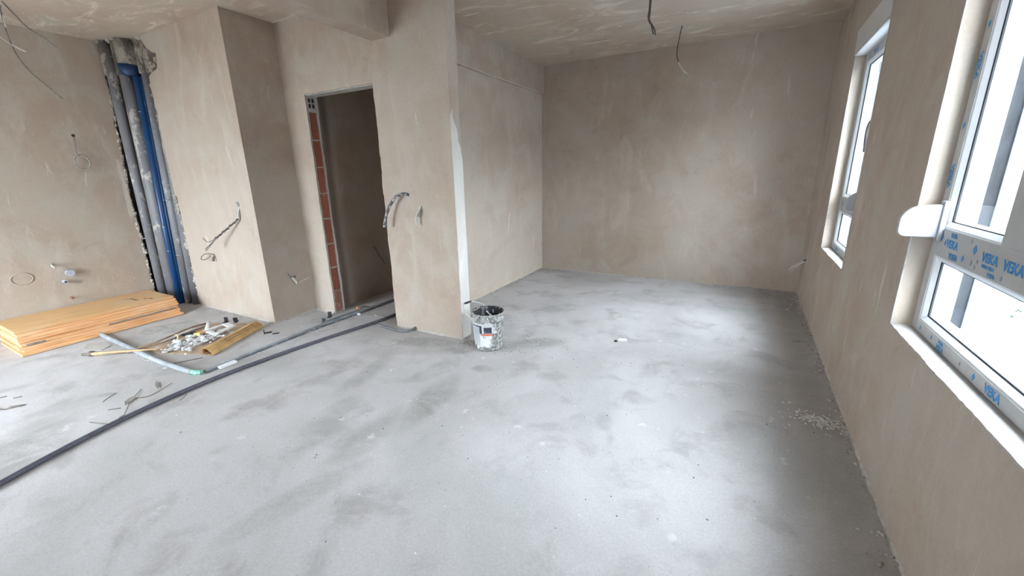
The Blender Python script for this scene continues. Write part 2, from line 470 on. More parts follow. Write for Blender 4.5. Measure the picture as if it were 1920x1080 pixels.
def jag(a, b, n, amp, seed):
    """ragged line of points from a to b (2-D), ends kept"""
    rnd = random.Random(seed)
    a, b = Vector(a), Vector(b)
    d = (b - a); nrm = Vector((-d.y, d.x)).normalized()
    out = [tuple(a)]
    for i in range(1, n):
        t = (i + rnd.uniform(-0.3, 0.3)) / n
        off = amp * (mnoise.noise(Vector((t * n * 0.22, seed * 7.3, 0))) * 1.3 + rnd.uniform(-0.5, 0.5))
        q = a + d * t + nrm * off
        out.append((q.x, q.y))
    out.append(tuple(b))
    return out

FX = lambda off: (lambda u, v, w: (w, u, v))    # outline in (y, z), extruded in x
FXX = lambda u, v, w: (w, u, v)
FYY = lambda u, v, w: (u, w, v)                  # outline in (x, z), extruded in y
FZZ = lambda u, v, w: (u, v, w)

# ================================================================== ROOM SHELL
fl = MB().box(-5.9, XO, YB - 0.2, 5.6, -0.25, 0.0).build('floor', 'floor')
struct(fl, 'dusty pale grey concrete screed floor with dirt streaks and shade painted along the right wall', 'floor')
ce = MB().box(-5.9, XO, YB - 0.2, 5.6, H, H + 0.2).build('ceiling', 'plaster_ceiling')
struct(ce, 'rough troweled beige plaster ceiling', 'ceiling')

# right wall with the two window openings
w = MB()
w.box(XR, XO, YB - 0.2, WY0, 0, H).box(XR, XO, WY0, WY1, 0, WZ0).box(XR, XO, WY0, WY1, WZ1 + 0.18, H)
w.box(XR, XO, WY1, FY0, 0, H).box(XR, XO, FY0, FY1, 0, WZ0).box(XR, XO, FY0, FY1, WZ1 + 0.18, H).box(XR, XO, FY1, 5.6, 0, H)
w = w.build('wall_right', 'plaster'); struct(w, 'beige plastered wall on the right with the two windows', 'wall')
w = MB().box(XL2 - 0.12, XR, YF, 5.6, 0, H).build('wall_far', 'plaster'); struct(w, 'mottled beige plastered wall at the far end', 'wall')
# side wall of the far bay: from behind the pier to the far wall
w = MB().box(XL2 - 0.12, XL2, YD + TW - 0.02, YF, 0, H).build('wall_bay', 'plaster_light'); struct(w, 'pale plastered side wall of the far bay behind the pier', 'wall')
b = MB().prism([(YD + TW, ZB2)] + jag((YD + TW, ZB2), (YF, ZB2), 30, 0.005, 3)[1:] + [(YF, H), (YD + TW, H)], FXX, XL2, XL2 + 0.030).build('trim_1', 'plaster')
MB().tube([(XL2 + 0.030, YD + TW + 0.25 * k, ZB2 + 0.002 + 0.003 * math.sin(k * 2.1)) for k in range(11)], 0.004, 6, True, 2).build('drip_edge', 'plaster_pale', b)
struct(b, 'plastered ring beam standing slightly proud above the far bay wall', 'beam')

# door wall: pier, lintel and the stub left of the opening, each with torn plaster edges
core = MB()
core.box(XJ2 + 0.012, XC, YD + 0.014, YD + TW, 0, H)
core.box(XN, XJ1 - 0.022, YD + 0.014, YD + TW - 0.014, 0, H)
core.box(XJ1 - 0.022, XJ2 + 0.012, YD + 0.014, YD + TW, ZD + 0.004, H)
wd = core.build('wall_door', 'plaster'); struct(wd, 'plastered wall around the dark doorway, with the pier beside it', 'wall')
jl = jag((XJ1, 0), (XJ1 - 0.002, ZD), 46, 0.006, 11)
jr = jag((XJ2, ZD), (XJ2, 0), 46, 0.007, 12)
jt = jag((XJ1 - 0.002, ZD), (XJ2, ZD), 26, 0.007, 13)
sk = MB().prism([(XN, 0)] + jl + jt[1:-1] + jr + [(XC, 0), (XC, H), (XN, H)], FYY, YD, YD + 0.0145).build('plaster_coat', 'plaster', wd)
jl2 = jag((XJ1 - 0.006, 0), (XJ1 - 0.006, ZD), 46, 0.007, 15)
MB().prism([(XN, 0)] + jl2 + [(XN, ZD)], FYY, YD + TW - 0.0145, YD + TW).build('plaster_coat', 'plaster_pale', wd)
# lintel soffit, unplastered
MB().box(XJ1 - 0.02, XJ2 + 0.012, YD + 0.0146, YD + TW - 0.002, ZD - 0.008, ZD + 0.004).build('lintel_soffit', 'mortar', wd)
# clay bricks showing in the left jamb
MB().box(XJ1 - 0.022, XJ1 - 0.012, YD + 0.0146, YD + TW - 0.0146, 0, ZD - 0.008).build('mortar_bed', 'mortar', wd)
zb = [0.004, 0.230, 0.467, 0.704, 0.949, 1.188, 1.425, 1.666, 1.909]
rnd = random.Random(4)
for i in range(8):
    a, c_ = zb[i] + 0.006, zb[i + 1] - 0.006
    y0, y1 = YD + 0.025 + rnd.uniform(0, 0.005), YD + TW - 0.022 - rnd.uniform(0, 0.006)
    ol = jag((y0, a), (y1, a), 5, 0.002, 20 + i) + jag((y1, a), (y1, c_), 9, 0.003, 30 + i)[1:] + jag((y1, c_), (y0, c_), 5, 0.002, 40 + i)[1:] + jag((y0, c_), (y0, a), 9, 0.004, 50 + i)[1:-1]
    MB().prism(ol, FXX, XJ1 - 0.012, XJ1 - 0.005 + rnd.uniform(-0.002, 0.002)).build('brick', 'brick_pale' if i == 0 else 'brick', wd)
hb = MB()
ya, yb2, za, zt = YD + 0.018, YD + TW - 0.018, 1.925, 2.034
hb.box(XJ1 - 0.012, XJ1 - 0.005, ya, yb2, za, za + 0.014).box(XJ1 - 0.012, XJ1 - 0.005, ya, yb2, zt - 0.014, zt)
for k in range(3):
    yy = ya + (yb2 - ya - 0.012) * k / 2
    hb.box(XJ1 - 0.012, XJ1 - 0.005, yy, yy + 0.012, za + 0.014, zt - 0.014)
hb.box(XJ1 - 0.012, XJ1 - 0.004, ya - 0.006, yb2, 1.974, 1.986)
hbo = hb.build('hollow_brick', 'mortar', wd); hbo['label'] = 'hollow brick end with four dark cells'
MB().box(XJ1 - 0.0119, XJ1 - 0.0112, ya + 0.002, yb2 - 0.002, za + 0.002, zt - 0.002).build('brick_cells', simple('cell_shade', (0.035, 0.014, 0.010), 0.95), hbo)  # dark plate stands in for the shade inside the cells
# narrow return of the pier, paler than its face below a ragged edge
je = jag((YD + 0.002, 0.012), (YD + 0.002, 1.75), 40, 0.004, 91) + jag((YD + 0.03, 1.80), (YD + TW, 1.45), 8, 0.03, 92) + jag((YD + TW, 1.44), (YD + TW, 0.012), 30, 0.002, 93)
MB().prism(je, FXX, XC, XC + 0.004).build('pier_return', 'plaster_pale', wd)

# block beside the pipe chase
nb = MB().box(-5.12, XN - 0.0145, YN + 0.015, YD + TW, 0, H).build('wall_nook', 'dark_core')
struct(nb, 'plastered projecting wall block between the pipe chase and the doorway', 'wall')
edge = ([(-5.185, 0.0)] + jag((-5.185, 0.0), (-5.15, 1.18), 30, 0.010, 61)[1:] + jag((-5.205, 1.20), (-5.15, 2.30), 24, 0.016, 62)
        + [(-5.09, 2.33), (-4.985, 2.345), (-4.955, 2.36), (-4.935, 2.42), (-4.925, 2.475), (-4.985, 2.49), (-5.07, 2.535), (-5.12, 2.585), (-5.16, 2.635), (-5.16, H)])
MB().prism(edge + [(XN, H), (XN, 0)], FYY, YN, YN + 0.0155).build('plaster_coat', 'plaster', nb)
MB().box(XN - 0.015, XN, YN + 0.0155, YD + 0.002, 0, H).build('plaster_coat', 'plaster', nb)
MB().box(XN - 0.003, XN + 0.003, YN - 0.0025, YN + 0.004, 0.02, H).build('corner_bead', 'plaster', nb)

# left wall up to the chase
lw = MB().box(-5.9, XLW - 0.015, YB - 0.2, 1.985, 0, H).build('wall_left', 'dark_core')
struct(lw, 'beige plastered wall on the left above the stacked panels', 'wall')
le = jag((1.955, 0), (1.97, 1.3), 34, 0.010, 71) + jag((1.975, 1.3), (2.03, 2.40), 30, 0.014, 72)[1:] + [(2.045, 2.46), (2.03, 2.52), (2.035, 2.60), (2.03, H)]
MB().prism(le + [(YB - 0.2, H), (YB - 0.2, 0)], FXX, XLW - 0.0155, XLW).build('plaster_coat', 'plaster', lw)
rm = MB()
for i in range(60):      # torn white edge of the render along the chase
    z = 0.05 + 2.2 * i / 60
    y = 1.963 + 0.065 * max(0, z - 1.2) / 1.2
    rm.rock((XLW - 0.008, y + 0.006, z), random.Random(i).uniform(0.010, 0.024), 900 + i, 1.6)
o = rm.build('torn_render_edge', 'plaster_raw', lw); o['kind'] = 'stuff'
rm = MB()
for i in range(60):
    z = 0.04 + 2.25 * i / 60
    x = -5.19 + 0.03 * z / 2.3
    rm.rock((x - 0.006, YN + 0.012, z), random.Random(i + 500).uniform(0.008, 0.024), 1900 + i, 1.5)
o = rm.build('torn_render_edge', 'plaster_raw', nb); o['kind'] = 'stuff'
# recess behind the pipes
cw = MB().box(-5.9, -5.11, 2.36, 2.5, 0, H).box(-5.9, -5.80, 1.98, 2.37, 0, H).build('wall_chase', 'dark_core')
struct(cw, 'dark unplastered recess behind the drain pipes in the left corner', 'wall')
# corridor beyond the doorway
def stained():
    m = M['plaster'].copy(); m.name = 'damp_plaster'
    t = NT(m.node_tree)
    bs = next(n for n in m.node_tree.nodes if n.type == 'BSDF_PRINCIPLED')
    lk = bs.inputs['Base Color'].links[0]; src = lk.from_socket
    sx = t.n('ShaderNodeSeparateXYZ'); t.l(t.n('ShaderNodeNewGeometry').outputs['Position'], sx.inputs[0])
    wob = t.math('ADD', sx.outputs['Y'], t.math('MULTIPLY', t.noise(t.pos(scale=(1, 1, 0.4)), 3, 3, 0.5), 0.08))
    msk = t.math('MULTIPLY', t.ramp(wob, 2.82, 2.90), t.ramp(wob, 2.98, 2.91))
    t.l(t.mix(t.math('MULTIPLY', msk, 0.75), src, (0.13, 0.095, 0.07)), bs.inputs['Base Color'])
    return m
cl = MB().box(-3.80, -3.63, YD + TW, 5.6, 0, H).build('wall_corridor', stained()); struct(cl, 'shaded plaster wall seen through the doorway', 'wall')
w = MB().box(-3.64, XL2 - 0.11, 5.2, 5.6, 0, H).build('wall_corridor_end', 'plaster'); struct(w, 'end wall of the dark corridor beyond the doorway', 'wall')

# ceiling beam running from the pier over the room
bm = MB().box(XB1, XB2, YB, YD + 0.002, ZB, H + 0.01).build('trim_2', 'plaster', bevel=0.004)
struct(bm, 'plastered ceiling beam ending at the pier', 'beam')

# back wall with the balcony doors (behind the camera) and its plaster
BX0, BX1, BZ1 = -5.15, -3.35, 2.15
w = MB().box(-5.9, BX0, YB - 0.2, YB, 0, H).box(BX1, XR, YB - 0.2, YB, 0, H).box(BX0, BX1, YB - 0.2, YB, BZ1, H).build('wall_back', 'plaster')
struct(w, 'plastered back wall with the balcony doors', 'wall')
bd = empty('window_3', ((BX0 + BX1) / 2, YB - 0.1, 0), 'white framed balcony doors in the back wall', 'window', None, 'structure')
fr = MB()
for x in (BX0, (BX0 * 2 + BX1) / 3, (BX0 + BX1 * 2) / 3, BX1 - 0.07): fr.box(x, x + 0.07, YB - 0.13, YB - 0.06, 0, BZ1)
fr.box(BX0, BX1, YB - 0.13, YB - 0.06, 0, 0.07).box(BX0, BX1, YB - 0.13, YB - 0.06, BZ1 - 0.07, BZ1)
fr.build('frame', 'white_pvc', bd)
for k in range(3):
    x0 = BX0 + (BX1 - BX0) * k / 3 + 0.05
    MB().box(x0, x0 + (BX1 - BX0) / 3 - 0.03, YB - 0.10, YB - 0.095, 0.05, BZ1 - 0.05).build('pane', 'glass', bd)

# ================================================================== WINDOWS
TX = lambda: None
def text_mesh(name, body, size, origin, xd, yd, mat, parent, bold=0.0):
    cu = bpy.data.curves.new(name, 'FONT')
    cu.body = body; cu.size = size; cu.align_x = 'CENTER'; cu.align_y = 'CENTER'
    cu.offset = bold; cu.extrude = 0.0003
    tmp = bpy.data.objects.new(name, cu); C.objects.link(tmp)
    bpy.context.view_layer.update()
    dg = bpy.context.evaluated_depsgraph_get()
    me = bpy.data.meshes.new_from_object(tmp.evaluated_get(dg))
    bpy.data.objects.remove(tmp); bpy.data.curves.remove(cu)
    xd, yd = Vector(xd), Vector(yd); zd = xd.cross(yd)
    mt = Matrix((xd, yd, zd)).transposed().to_4x4(); mt.translation = Vector(origin)
    me.transform(mt)
    me.materials.clear(); me.materials.append(M[mat])
    o = bpy.data.objects.new(name, me); C.objects.link(o)
    o.parent = parent; o.matrix_parent_inverse = Matrix.Translation(-parent.location)
    return o
RT, UP = (0, -1, 0), (0, 0, 1)
def veka(win, y, z, size, vertical=False, flip=False, mat='ink', body='VEKA'):
    xd, yd = ((0, 0, -1), (0, -1, 0)) if vertical else (RT, UP)
    if flip: xd, yd = tuple(-c for c in xd), tuple(-c for c in yd)
    return text_mesh('film_lettering', body, size, (XFR - 0.0012, y, z), xd, yd, mat, win, size * 0.03)
def diamond(win, y, z, r, mat='ink'):
    MB().prism([(y - r * 0.7, z), (y, z - r), (y + r * 0.7, z), (y, z + r)], FXX, XFR - 0.0012, XFR - 0.0006).build('film_emblem', mat, win)

def make_window(name, y1, y0, label, mull):
    win = empty(name, (XFR, (y0 + y1) / 2, WZ0), label, 'window', None, 'structure')
    zf0, zt0, zt1 = 0.680, 0.992, 1.100
    top = WZ1
    X0, X1 = XFR, 0.745
    jw = 0.057
    MB().box(X0, X1, y1 - jw, y1, zf0, top).build('frame_jamb', 'film', win, 0.002)
    MB().box(X0, X1, y0, y0 + jw, zf0, top).build('frame_jamb', 'film', win, 0.002)
    MB().box(X0, X1, y0 + jw, y1 - jw, zf0, 0.725).build('frame_bottom_rail', 'film', win, 0.002)
    MB().box(X0, X1, y0 + jw, y1 - jw, top - 0.057, top).build('frame_top_rail', 'film', win, 0.002)
    MB().box(X0, X1, y0 + jw, y1 - jw, zt0, zt1).build('frame_transom', 'film', win, 0.002)
    cells = [(y0 + jw, y1 - jw, 0.725, zt0)]
    if mull:
        MB().box(X0 - 0.004, X1, mull[0], mull[1], zt1, top - 0.057).build('frame_mullion', 'film', win, 0.002)
        cells += [(mull[1], y1 - jw, zt1, top - 0.057), (y0 + jw, mull[0], zt1, top - 0.057)]
    else:
        cells += [(y0 + jw, y1 - jw, zt1, top - 0.057)]
    for (a, b_, c_, d) in cells:
        bw = 0.022
        # glazing bead: four bevelled strips on the room side and the rebate outside the pane
        g = MB()
        def ring(xa, xb, o0, o1):
            v = []
            for (x, o_) in ((xa, o0), (xb, o1)):
                v += [(x, a + o_, c_ + o_), (x, b_ - o_, c_ + o_), (x, b_ - o_, d - o_), (x, a + o_, d - o_)]
            g.add(v, [(0, 1, 5, 4), (1, 2, 6, 5), (2, 3, 7, 6), (3, 0, 4, 7)])
        ring(X0 + 0.002, X0 + 0.004, 0.0, 0.006); ring(X0 + 0.004, X0 + 0.017, 0.006, bw)
        g.build('glazing_bead', 'white_pvc', win)
        g = MB(); ring(X0 + 0.017, X0 + 0.0195, bw - 0.0005, bw + 0.004)
        g.build('gasket', 'gasket', win)
        g = MB(); ring(X0 + 0.0255, X0 + 0.026, 0.0, bw + 0.002); ring(X0 + 0.026, X1, bw + 0.002, bw)
        g.build('outer_rebate', 'white_pvc', win)
        MB().box(X0 + 0.0195, X0 + 0.0255, a, b_, c_, d).build('pane', 'glass', win)
    # shutter guides and outer reveal lining
    for yy, sgn in ((y1, -1), (y0, 1)):
        MB().box(X1, X1 + 0.028, yy, yy + sgn * 0.045, zf0, top).build('shutter_guide', 'guide', win)
        MB().box(X1 + 0.028, 0.822, yy, yy + sgn * 0.004, zf0, top).build('shutter_recess', 'ext_wall', win)
        MB().box(0.822, XO + 0.015, yy + 0.0005 * sgn, yy + sgn * 0.012, zf0 + 0.012, top).build('outer_reveal', 'ext_white', win)
    # roller shutter box over the window
    sb = MB().prism([(XR - 0.010, top + 0.004), (XR - 0.012, top + 0.175), (XR + 0.004, top + 0.182), (XO, top + 0.182), (XO, top + 0.001), (XR + 0.002, top + 0.001)],
                    lambda u, v, w: (u, w, v), y0 + 0.001, y1 - 0.001).build('shutter_box', 'shutter', win, 0.003)
    MB().box(XR - 0.0135, XR - 0.009, y0 + 0.004, y1 - 0.004, top + 0.012, top + 0.020).build('cover_groove', 'film', sb)
    # sill and bead
    si = jag((XR - 0.004, y1), (XR - 0.003, y0), 50, 0.003, 81)
    MB().prism(si + [(XFR + 0.001, y0), (XFR + 0.001, y1)], FZZ, WZ0 - 0.001, WZ0 + 0.0055).build('inner_sill', 'sill', win)
    MB().box(X1, XO + 0.05, y0, y1, WZ0 - 0.02, 0.690).build('outer_sill', 'ext_white', win)
    bd_ = jag((y1 - 0.003, WZ0 + 0.002), (y1 - 0.003, top), 40, 0.0015, 83)
    MB().prism(bd_ + [(y1 + 0.004, top), (y1 + 0.004, WZ0 + 0.002)], FXX, XR - 0.0025, XR + 0.002).build('corner_bead', 'bead', win)
    bd_ = jag((y0 + 0.003, WZ0 + 0.002), (y0 + 0.003, top), 40, 0.0015, 84)
    MB().prism(bd_ + [(y0 - 0.004, top), (y0 - 0.004, WZ0 + 0.002)], FXX, XR - 0.0025, XR + 0.002).build('corner_bead', 'bead', win)
    return win

wn1 = make_window('window_1', WY1, WY0, 'large white window with blue-printed film, nearest on the right', (1.60, 1.745))
wn2 = make_window('window_2', FY1, FY0, 'tall white window further along the right wall', None)
# near window lettering
for z in (1.67, 1.29): veka(wn1, 2.232, z, 0.036, True); veka(wn1, 2.247, z, 0.012, True, mat='ink_faint', body='VEKA VEKA')
for z in (1.47, 1.80, 1.10): diamond(wn1, 2.228, z, 0.014)
for y in (2.07, 1.79, 1.40, 1.22): veka(wn1, y, 1.050, 0.040)
for y in (2.07, 1.40): veka(wn1, y, 1.084, 0.022, False, True)
for y in (2.04, 1.37): veka(wn1, y, 1.013, 0.030, False, True)
veka(wn1, 1.79, 1.024, 0.015, body='VEKA VEKA', mat='ink'); veka(wn1, 1.76, 1.006, 0.018, False, True, body='VEKA')
for (y, z, r) in ((1.895, 1.062, 0.017), (1.965, 1.020, 0.013), (2.168, 1.068, 0.013), (2.13, 1.05, 0.011), (1.5, 1.06, 0.016)): diamond(wn1, y, z, r)
for (y, z, r) in ((1.93, 1.085, 0.008), (1.90, 1.018, 0.009), (1.87, 1.01, 0.008), (1.70, 1.01, 0.008), (1.86, 1.03, 0.007)): diamond(wn1, y, z, r, 'ink_faint')
for z in (1.235, 1.60): veka(wn1, 1.665, z, 0.075, True); veka(wn1, 1.71, z, 0.02, True, mat='ink_faint', body='VEKA VEKA'); veka(wn1, 1.625, z, 0.028, True, True)
for z in (1.40, 1.12, 1.75): diamond(wn1, 1.70, z, 0.016)
veka(wn1, 1.655, 1.049, 0.044)
veka(wn1, 1.575, 0.702, 0.037); veka(wn1, 1.955, 0.690, 0.025); veka(wn1, 1.955, 0.712, 0.018, False, True); veka(wn1, 1.25, 0.702, 0.037)
for (y, z, r) in ((1.69, 0.702, 0.013), (2.04, 0.704, 0.009), (2.16, 0.702, 0.010)): diamond(wn1, y, z, r)
diamond(wn1, 1.79, 0.703, 0.008, 'ink_faint')
# far window print
for (y, z, r) in ((4.16, 1.05, 0.020), (4.0, 1.05, 0.016), (4.1, 0.705, 0.014), (4.18, 2.10, 0.012), (3.95, 2.10, 0.022)): diamond(wn2, y, z, r)
veka(wn2, 3.85, 1.05, 0.035); veka(wn2, 4.02, 2.098, 0.028); veka(wn2, 3.7, 2.098, 0.028); veka(wn2, 4.07, 0.702, 0.030)

# strap winders: rounded white boxes on the frames
def winder(win, y, x_tip, z):
    e = []
    for k in range(13):
        a = math.pi / 2 + (math.pi / 2) * k / 12
        e.append((x_tip + 0.075 + 0.075 * math.cos(a), z + 0.0 + 0.062 * math.sin(a)))
    for k in range(6):
        a = math.pi + (math.pi / 2) * k / 5
        e.append((x_tip + 0.025 + 0.025 * math.cos(a), z - 0.035 + 0.025 * math.sin(a)))
    e += [(XFR, z - 0.060), (XFR, z + 0.066)]
    b_ = MB().prism(e, FYY, y - 0.012, y + 0.012).build('strap_winder', 'winder', win, 0.004)
    pts = [(x_tip + 0.085 + 0.026 * math.cos(t), y - 0.0125, z + 0.004 + 0.017 * math.sin(t)) for t in [2 * math.pi * k / 24 for k in range(25)]]
    MB().tube(pts, 0.0009, 5, False).build('moulded_oval', 'film', b_)
    MB().box(XFR - 0.016, XFR, y - 0.022, y + 0.022, z - 0.072, z + 0.078).build('mounting_plate', 'winder', win, 0.003)
winder(wn1, 2.19, 0.543, 1.122)
winder(wn2, 3.425, 0.572, 1.115)
# curved lever on the far window
MB().tube([(0.672, 3.52, 1.60), (0.640, 3.52, 1.60), (0.632, 3.545, 1.575), (0.633, 3.56, 1.52), (0.638, 3.565, 1.46), (0.642, 3.565, 1.42)], 0.011, 8, True, 4).build('window_handle', 'handle', wn2)

# ================================================================== OUTSIDE
gp = MB().box(-60, 60, -60, 80, -3.4, -3.3).build('ground', 'asphalt'); struct(gp, 'grey street paving far below the windows', 'ground')
sl = MB().box(XO, 3.1, 2.6, 9.5, -0.75, -0.55).build('terrace_slab', 'ext_slab'); struct(sl, 'pale blue grey terrace slab outside the near window', 'slab')
ra = empty('terrace_railing', (2.5, 5.0, -0.55), 'white tubular terrace railing outside the near window', 'railing')
MB().tube([(2.50, 6.48, -0.26), (2.50, 2.7, -0.26)], 0.035, 10).build('rail', 'ext_white', ra)
MB().tube([(2.50, 6.48, -0.44), (2.50, 2.7, -0.44)], 0.016, 8).build('rail', 'ext_white', ra)
for y in (6.4, 5.2, 4.0, 2.8): MB().tube([(2.50, y, -0.55), (2.50, y, -0.26)], 0.020, 8).build('post', 'ext_white', ra)
pole = MB().tube([(4.20, 10.05, -3.3), (4.20, 10.05, -1.17)], 0.12, 16).tube([(4.20, 10.05, -1.17), (4.20, 10.05, -1.10)], 0.16, 16).build('street_post', 'ext_white')
tag(pole, 'white round post standing beyond the terrace railing', 'post')
bs_ = MB().box(-5.9, -1.5, YB - 1.9, YB - 0.2, -0.25, -0.04).build('bounce_slab', simple('bounce_tiles', (0.60, 0.58, 0.55), 0.7, 0, 0.05, 4)); struct(bs_, 'pale slab added outside the back doors to bounce light onto the ceiling', 'slab')  # unseen slab, added to throw sky light up to the ceiling
M['hg'] = simple('blocker_glass', (0.10, 0.12, 0.14), 0.2)
# tree with leafy branch
tr = empty('street_tree', (5.3, 10.9, -3.3), 'green leafed tree beyond the terrace, seen through the lower pane', 'tree')
MB().tube([(5.3, 10.9, -3.3), (5.25, 10.8, -1.8), (4.5, 9.9, -0.6), (3.6, 8.3, -0.32), (2.95, 7.05, -0.26)], [0.12, 0.1, 0.07, 0.03, 0.008], 8, True, 3).build('trunk', 'bark', tr)
lf = MB(); rnd = random.Random(22)
for i in range(420):
    t = rnd.random()
    c_ = Vector((2.92, 7.02, -0.27)).lerp(Vector((4.4, 9.9, -0.1)), t ** 1.5) + Vector((rnd.gauss(0.08, 0.10 + 0.35 * t), rnd.gauss(0, 0.10 + 0.3 * t), rnd.gauss(0.0, 0.09 + 0.35 * t)))
    d = Vector((rnd.uniform(-1, 1), rnd.uniform(-1, 1), rnd.uniform(-0.6, 0.3))).normalized()
    s_ = d.cross(Vector((rnd.uniform(-.4, .4), rnd.uniform(-.4, .4), 1))).normalized()
    nn = d.cross(s_)
    L, Wd = rnd.uniform(0.05, 0.085), rnd.uniform(0.015, 0.024)
    lf.add([c_, c_ + d * L * 0.35 + s_ * Wd + nn * 0.006, c_ + d * L, c_ + d * L * 0.35 - s_ * Wd + nn * 0.006, c_ + d * L * 0.4],
           [(0, 1, 4), (1, 2, 4), (2, 3, 4), (3, 0, 4)])
o = lf.build('leaves', 'leaf', tr); o['kind'] = 'stuff'
# building across the street, added to hold back low sky light
hs_ = empty('sky_blocker', (15.0, 12.0, -3.3), 'pale building added across the street to hold back low sky light', 'sky_blocker')
MB().box(15.0, 20.0, -40.0, 50.0, -3.3, 3.4).build('walls', simple('blocker_render', (0.66, 0.67, 0.68), 0.9), hs_)
MB().box(14.6, 20.4, -40.4, 50.4, 3.4, 3.6).build('roof', simple('blocker_roof', (0.22, 0.15, 0.12), 0.9), hs_)
for k in range(-2, 9):
    for z in (-2.2, 0.9):
        y = -4.0 + k * 4.2
        wf = MB().box(14.94, 15.0, y, y + 1.3, z, z + 1.5).build('window', 'white_pvc', hs_)
        MB().box(14.92, 14.945, y + 0.08, y + 1.22, z + 0.08, z + 1.42).build('glazing', simple('blocker_glass', (0.10, 0.12, 0.14), 0.2) if 'hg' not in M else M['hg'], wf)
# parked car down in the street
car = empty('parked_car', (6.6, 15.5, -3.3), 'pale grey car parked in the street below the window', 'car')
cp = [(-2.1, 0.35), (2.1, 0.35), (2.15, 0.75), (1.9, 0.95), (0.95, 1.02), (0.45, 1.45), (-1.0, 1.48), (-1.7, 1.05), (-2.1, 0.95)]
MB().prism(cp, lambda u, v, w: (6.6 + w, 15.5 + u, -3.3 + v), -0.85, 0.85).build('body', simple('car_paint', (0.36, 0.40, 0.46), 0.3), car, 0.06)
MB().prism([(0.85, 1.05), (0.42, 1.40), (-0.95, 1.43), (-1.5, 1.07)], lambda u, v, w: (6.6 + w, 15.5 + u, -3.3 + v), -0.86, 0.86).build('side_glass', simple('car_glass', (0.05, 0.06, 0.07), 0.15), car)
for (u, s_) in ((1.3, -1), (1.3, 1), (-1.35, -1), (-1.35, 1)):
    MB().tube([(6.6 + s_ * 0.70, 15.5 + u, -2.97), (6.6 + s_ * 0.87, 15.5 + u, -2.97)], 0.33, 16).build('wheel', 'black_plastic', car)

# ================================================================== PIPES IN THE CHASE
LA, LD, LN = Vector((-5.664, 1.97, 0)), Vector((0.927, 0.375, 0)), Vector((-0.375, 0.927, 0))
def cpt(s_, dep, z):
    q = LA + LD * s_ + LN * dep
    return (q.x, q.y, z)
def pipe(name, label, mat, s0, s1, r, dep=None, ztop=2.64, zlow=0.0, mortar=True, group='drain pipes in the chase'):
    dep = r + 0.012 if dep is None else dep
    e = empty(name, cpt(s0, dep, 0), label, 'pipe', group)
    zs = 2.34 if mortar else ztop
    lerp = lambda z: s0 + (s1 - s0) * z / 2.5
    MB().tube([cpt(lerp(zlow), dep, zlow), cpt(lerp(zs), dep, zs)], r, 20).build('pipe_run', mat, e)
    if mortar:
        pts = [cpt(lerp(z), dep, z) for z in (2.34, 2.345, 2.44, 2.54, ztop)]
        MB().tube(pts, [r + 0.001, r + 0.012, r + 0.014, r + 0.016, r + 0.014], 20).build('mortared_socket', 'pvc_mortar', e)
    return e
pa = pipe('drain_pipe', 'grey drain pipe at the left edge of the chase, next to the left wall', 'pvc_grey', 0.034, 0.090, 0.046, dep=0.060)
pb = pipe('drain_pipe', 'widest grey drain pipe, left of the blue pipe', 'pvc_grey', 0.150, 0.235, 0.068, dep=0.085)
pcx = pipe('drain_pipe', 'slim grey drain pipe just right of the blue pipe', 'pvc_grey', 0.335, 0.465, 0.045, dep=0.070)
pd_ = pipe('drain_pipe', 'grey drain pipe at the right edge of the chase', 'pvc_grey', 0.452, 0.570, 0.056, dep=0.060)
bp = empty('blue_pipe', cpt(0.24, 0.05, 0), 'blue water pipe with a wide blue collar at the top of the chase', 'pipe')
MB().tube([cpt(0.235, 0.045, 0.0), cpt(0.275, 0.04, 0.78), cpt(0.372, 0.035, 2.32)], 0.030, 16).build('pipe_run', 'blue_pvc', bp)
MB().tube([cpt(0.262, 0.068, 0.0), cpt(0.300, 0.062, 0.78), cpt(0.398, 0.055, 2.32)], 0.018, 12).build('side_run', 'blue_pvc', bp)
MB().tube([cpt(0.300, 0.055, 2.325), cpt(0.302, 0.055, 2.335), cpt(0.306, 0.055, 2.425)], [0.062, 0.076, 0.098], 22).build('collar', simple('navy_collar', (0.008, 0.036, 0.105), 0.45, 0, 0.15, 20), bp)
MB().tube([cpt(0.306, 0.062, 2.425), cpt(0.325, 0.062, 2.645)], [0.100, 0.094], 22).build('mortared_socket', 'pvc_mortar', bp)
for (s_, z, dep, par, hw) in ((0.03, 0.74, 0.004, pa, 0.022), (0.40, 1.14, 0.012, pcx, 0.035), (0.29, 0.86, 0.008, bp, 0.02), (0.275, 0.60, 0.010, bp, 0.016), (0.365, 0.55, 0.024, pcx, 0.026), (0.345, 2.0, 0.004, bp, 0.018)):
    MB().tube([cpt(s_ - hw, dep + 0.006, z), cpt(s_, dep - 0.004, z + 0.003), cpt(s_ + hw, dep + 0.004, z)], 0.0045, 6).build('wire_tie', 'zinc', par)
# loose render at the top right of the chase
rm = MB(); rnd = random.Random(31)
for i in range(26):
    rm.rock((rnd.uniform(-5.13, -4.95), YN + rnd.uniform(0.01, 0.06), rnd.uniform(2.33, 2.47)), rnd.uniform(0.012, 0.03), 3000 + i, 1.0)
o = rm.build('broken_render', 'plaster_raw', nb); o['kind'] = 'stuff'
rm = MB(); rnd = random.Random(33)
for i in range(46):
    q = cpt(rnd.uniform(0.05, 0.60), rnd.uniform(0.01, 0.1), 0)
    rm.rock((q[0], q[1], H - rnd.uniform(0.0, 0.025)), rnd.uniform(0.014, 0.034), 3100 + i, 0.8)
o = rm.build('mortar_packing', 'plaster_raw', cw); o['kind'] = 'stuff'

